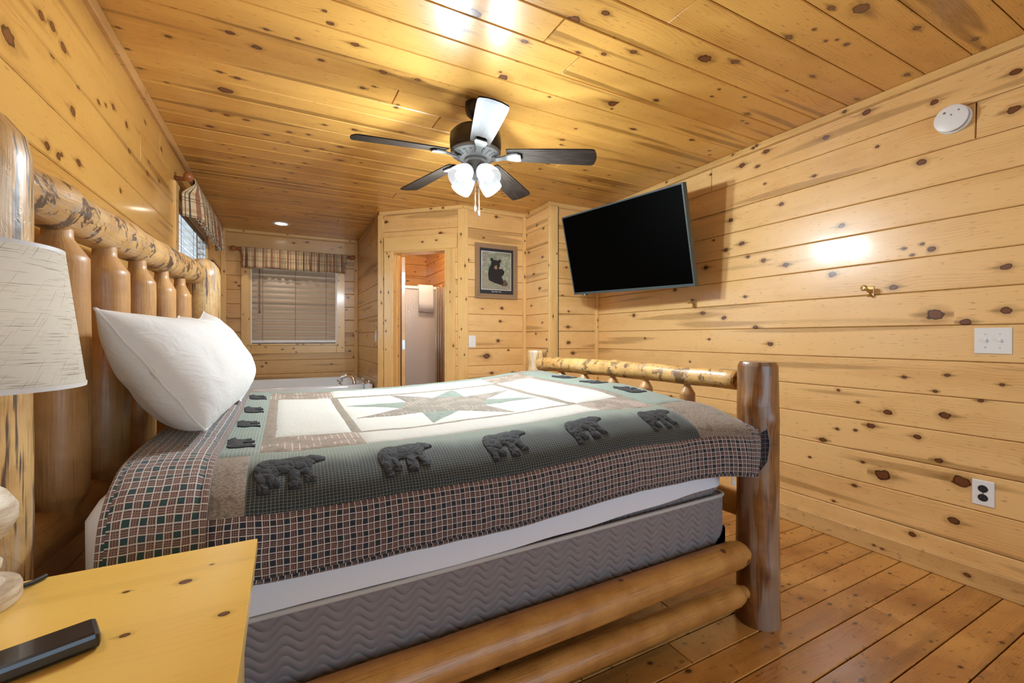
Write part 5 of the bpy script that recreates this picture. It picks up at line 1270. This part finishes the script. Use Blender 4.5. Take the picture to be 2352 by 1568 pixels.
flat('tree_trunk', pp([(0.02, 0.55), (0.14, 0.60), (0.16, 0.8), (0.24, 1.0), (0.06, 1.0), (0.04, 0.8)]), PO, PU, PN, 0.0102, 0.0107, 'print_bark', pr)
flat('tree_trunk', pp([(0.88, 0.12), (1, 0.10), (1, 0.75), (0.95, 0.5)]), PO, PU, PN, 0.0102, 0.0107, 'print_ground', pr)
flat('stump', pp([(0.70, 0.10), (0.88, 0.11), (0.90, 0.18), (0.80, 0.28), (0.68, 0.24)]), PO, PU, PN, 0.0106, 0.0109, 'print_stump', pr)
flat('bear', pp([(0.24, 0.24), (0.42, 0.18), (0.62, 0.14), (0.72, 0.12), (0.74, 0.22), (0.68, 0.36), (0.76, 0.42), (0.78, 0.50), (0.70, 0.56), (0.58, 0.56), (0.62, 0.64), (0.62, 0.72), (0.66, 0.75), (0.66, 0.80), (0.60, 0.82), (0.55, 0.78), (0.46, 0.79), (0.40, 0.79), (0.36, 0.84), (0.30, 0.84), (0.29, 0.78), (0.33, 0.73), (0.31, 0.66), (0.24, 0.56), (0.21, 0.40)]), PO, PU, PN, 0.0106, 0.0112, 'print_fur', pr)
flat('muzzle', pp([(0.42, 0.56), (0.50, 0.54), (0.53, 0.58), (0.50, 0.66), (0.43, 0.62)]), PO, PU, PN, 0.0112, 0.0115, 'print_muzzle', pr)
def caption(txt, size, z):
    cu = bpy.data.curves.new('caption', 'FONT'); cu.body = txt; cu.size = size; cu.align_x = 'CENTER'; cu.extrude = 0.0003; cu.materials.append(MATS['print_white'])
    tmp = bpy.data.objects.new('caption_curve', cu); COL.objects.link(tmp); bpy.context.view_layer.update()
    me = bpy.data.meshes.new_from_object(tmp.evaluated_get(bpy.context.evaluated_depsgraph_get())); bpy.data.objects.remove(tmp); bpy.data.curves.remove(cu)
    o = bpy.data.objects.new('caption', me); COL.objects.link(o); o.parent = pic; o.location = (PO[0]+pw_/2, PO[1]-0.0094, PO[2]+z); o.rotation_euler = (PI/2, 0, 0)
caption('Black Bear Cub', 0.017, 0.066)
settle(pic, (PO[0]+pw_/2, PO[1], PO[2]))
simple('frame_dark', (0.030, 0.022, 0.020), 0.3); simple('print_dark', (0.06, 0.06, 0.07), 0.08)
pc2 = thing('framed_picture', 'dark-framed picture seen edge-on beyond the left window', 'picture')
P2 = (XL, 5.27, 1.30)
mitred('frame_side', (0, 0), (0.56, 0.62), 0.045, 0.03, P2, (0, 1), (1, 0), 'frame_dark', pc2); flat('print', [(0.04, 0.04), (0.52, 0.04), (0.52, 0.58), (0.04, 0.58)], P2, (0, 1), (1, 0), 0.004, 0.012, 'print_dark', pc2)
settle(pc2, (XL, 5.55, 1.30))
# ------------------------------------------------------------------ tub and filler
simple('acrylic', (0.80, 0.84, 0.88), 0.15, Coat_Weight=0.5)
tub = thing('bathtub', 'white drop-in tub filling the window alcove', 'bathtub')
tx0, tx1, ty0, ty1, tz = -0.640, 0.858, 4.95, YB-0.012, 0.640
rings = [(0.0, tz-0.05), (0.0, tz-0.006), (0.006, tz), (0.105, tz-0.004), (0.120, tz-0.015), (0.150, tz-0.20), (0.20, tz-0.38), (0.26, tz-0.42)]
shell('basin', tx0, tx1, ty0, ty1, 0.265, rings, 'acrylic', tub, nseg=12)
# square outer rim plate around the oval basin
v, f = [], []
o_, i_ = [(tx0, ty0), (tx1, ty0), (tx1, ty1), (tx0, ty1)], None
bmr = bmesh.new()
import itertools
for (ax_, ay_, bx_, by_) in ((tx0, ty0, tx0+0.08, ty0+0.08), (tx1-0.08, ty0, tx1, ty0+0.08), (tx0, ty1-0.08, tx0+0.08, ty1), (tx1-0.08, ty1-0.08, tx1, ty1)):
    box('rim_corner', (ax_, ay_, tz-0.05), (bx_, by_, tz-0.0005), 'acrylic', tub, 0.004)
plank('apron', (tx0, ty0+0.02, 0.0), (1, 0, 0), (0, 0, 1), (0, -1, 0), tx1-tx0, tz-0.05, 0.04, 'pine_dark', tub, 0.004)
settle(tub, (0.11, 5.5, 0))
def crystal():
    t = NT('crystal'); g = t.n('BsdfGlossy', i={'Color': (0.9, 0.95, 1), 'Roughness': 0.08}); tr = t.n('BsdfTransparent', i={'Color': (0.85, 0.9, 0.95)}); mx = t.n('MixShader', i={0: 0.55, 1: g, 2: tr}); t.t.links.new(mx.outputs[0], t.out.inputs[0]); MATS['crystal'] = t.m
crystal()
fa = thing('tub_faucet', 'chrome tub spout with two clear knob handles on the tub rim', 'faucet')
fx_, fy_ = 0.655, 5.012
tube('spout', [(fx_+0.02, fy_, tz+0.0008), (fx_+0.015, fy_, tz+0.05), (fx_-0.005, fy_+0.01, tz+0.085), (fx_-0.05, fy_+0.03, tz+0.092), (fx_-0.10, fy_+0.05, tz+0.075), (fx_-0.125, fy_+0.06, tz+0.045)], [0.026, 0.022, 0.021, 0.021, 0.020, 0.016], 'chrome', fa, 16)
for px, py in ((0.53, 5.02), (0.775, 5.02)):
    hd = lathe('handle_base', [(0.024, tz+0.0006), (0.022, tz+0.008), (0.012, tz+0.018), (0.012, tz+0.026)], 'chrome', fa, (px, py, 0), seg=20)
    lathe('knob', [(0.016, tz+0.024), (0.030, tz+0.032), (0.033, tz+0.046), (0.028, tz+0.062), (0.014, tz+0.068), (0.001, tz+0.068)], 'crystal', hd, (px, py, 0), seg=10)
lathe('diverter', [(0.020, tz+0.0006), (0.018, tz+0.010), (0.013, tz+0.014), (0.013, tz+0.030), (0.009, tz+0.036), (0.001, tz+0.037)], 'chrome', fa, (0.828, 5.00, 0), seg=18)
settle(fa, (fx_, fy_, tz))
# ------------------------------------------------------------------ bathroom: shower, towel, light
def obscure():
    t = NT('obscure_glass'); tc = t.n('TexCoord').outputs['Object']; v = t.n('TexVoronoi'); t.set(v.inputs['Vector'], tc); v.inputs['Scale'].default_value = 95.0
    b = t.n('Bump'); b.inputs['Strength'].default_value = 0.5; b.inputs['Distance'].default_value = 0.004; t.set(b.inputs['Height'], v.outputs['Distance'])
    d_ = t.n('BsdfTranslucent', i={'Color': (0.74, 0.70, 0.65)}); df = t.n('BsdfDiffuse', i={'Color': (0.74, 0.70, 0.65)}); g = t.n('BsdfGlossy', i={'Color': (0.9, 0.9, 0.9), 'Roughness': 0.15})
    for q in (df, g): t.t.links.new(b.outputs[0], q.inputs['Normal'])
    m1 = t.n('MixShader', i={0: 0.3, 1: df, 2: d_}); m2 = t.n('MixShader', i={0: 0.08, 1: m1, 2: g}); t.t.links.new(m2.outputs[0], t.out.inputs[0]); MATS['obscure_glass'] = t.m
obscure()
SY = 5.50
shw = thing('shower_stall', 'framed shower enclosure with pebbled glass beyond the doorway', 'shower')
box('glass_panel', (1.03, SY, 0.14), (1.742, SY+0.006, 1.765), 'obscure_glass', shw)
box('top_rail', (1.00, SY-0.012, 1.765), (1.755, SY+0.020, 1.800), 'plate_white', shw, 0.003); box('bottom_rail', (1.00, SY-0.012, 0.10), (1.755, SY+0.020, 0.14), 'chrome', shw, 0.003)
for xx, ww in ((1.742, 0.022), (1.772, 0.018), (1.800, 0.030)): box('upright', (xx, SY-0.016, 0.10), (xx+ww, SY+0.024, 1.800 if xx < 1.79 else 1.83), 'chrome', shw, 0.004)
box('side_glass', (1.830, SY-0.55, 0.14), (1.836, SY-0.02, 1.80), 'obscure_glass', shw); box('curb', (1.00, SY-0.04, 0.0), (1.86, SY+0.06, 0.10), 'plate_white', shw, 0.01)
settle(shw, (1.42, SY, 0))
cloth('towel_cloth', (0.66, 0.66, 0.65), 1.0, sc=3.0, bump=0.6, dist=0.004)
vs, fs = [], []; path = [(0.032, 1.50), (0.034, 1.62), (0.032, 1.74), (0.030, 1.79), (0.022, 1.806), (0.004, 1.812), (-0.014, 1.806), (-0.024, 1.79), (-0.027, 1.72), (-0.030, 1.60), (-0.032, 1.475)]
for i, (dy, z) in enumerate(path):
    for j in range(13):
        s = j/12; sk = 0.012*(1.8-z)
        vs.append((1.512+0.192*s+sk*(0.5), SY+dy+0.004*math.sin(s*9+z*5)*(1 if i > 7 else 0.3), z-0.01*s*(1 if i > 8 else 0)))
for i in range(len(path)-1):
    for j in range(12): fs.append((i*13+j, i*13+j+1, (i+1)*13+j+1, (i+1)*13+j))
tw = newobj('hand_towel', vs, fs, [(0, 0)]*len(vs), 'towel_cloth', None, True); md = tw.modifiers.new('s', 'SOLIDIFY'); md.thickness = 0.010; md.offset = 1.0
fix_normals(tw); tag(tw, 'white towel draped over the shower rail', 'towel')
bl_ = thing('bathroom_light', 'bathroom ceiling light hidden above the doorway', 'ceiling light')
glowmat('dome_glow', (1.0, 0.88, 0.7), 3.0, 0.4)
lathe('base', [(0.12, H), (0.12, H-0.02)], 'nickel', bl_, (1.42, 4.95, 0)); lathe('dome', [(0.115, H-0.02), (0.11, H-0.05), (0.08, H-0.085), (0.002, H-0.10)], 'dome_glow', bl_, (1.42, 4.95, 0), cap=False)
lamp_light('bath_light', (1.42, 4.95, H-0.13), BATH_W, WARM, 0.08, bl_)
settle(bl_, (1.42, 4.95, H))
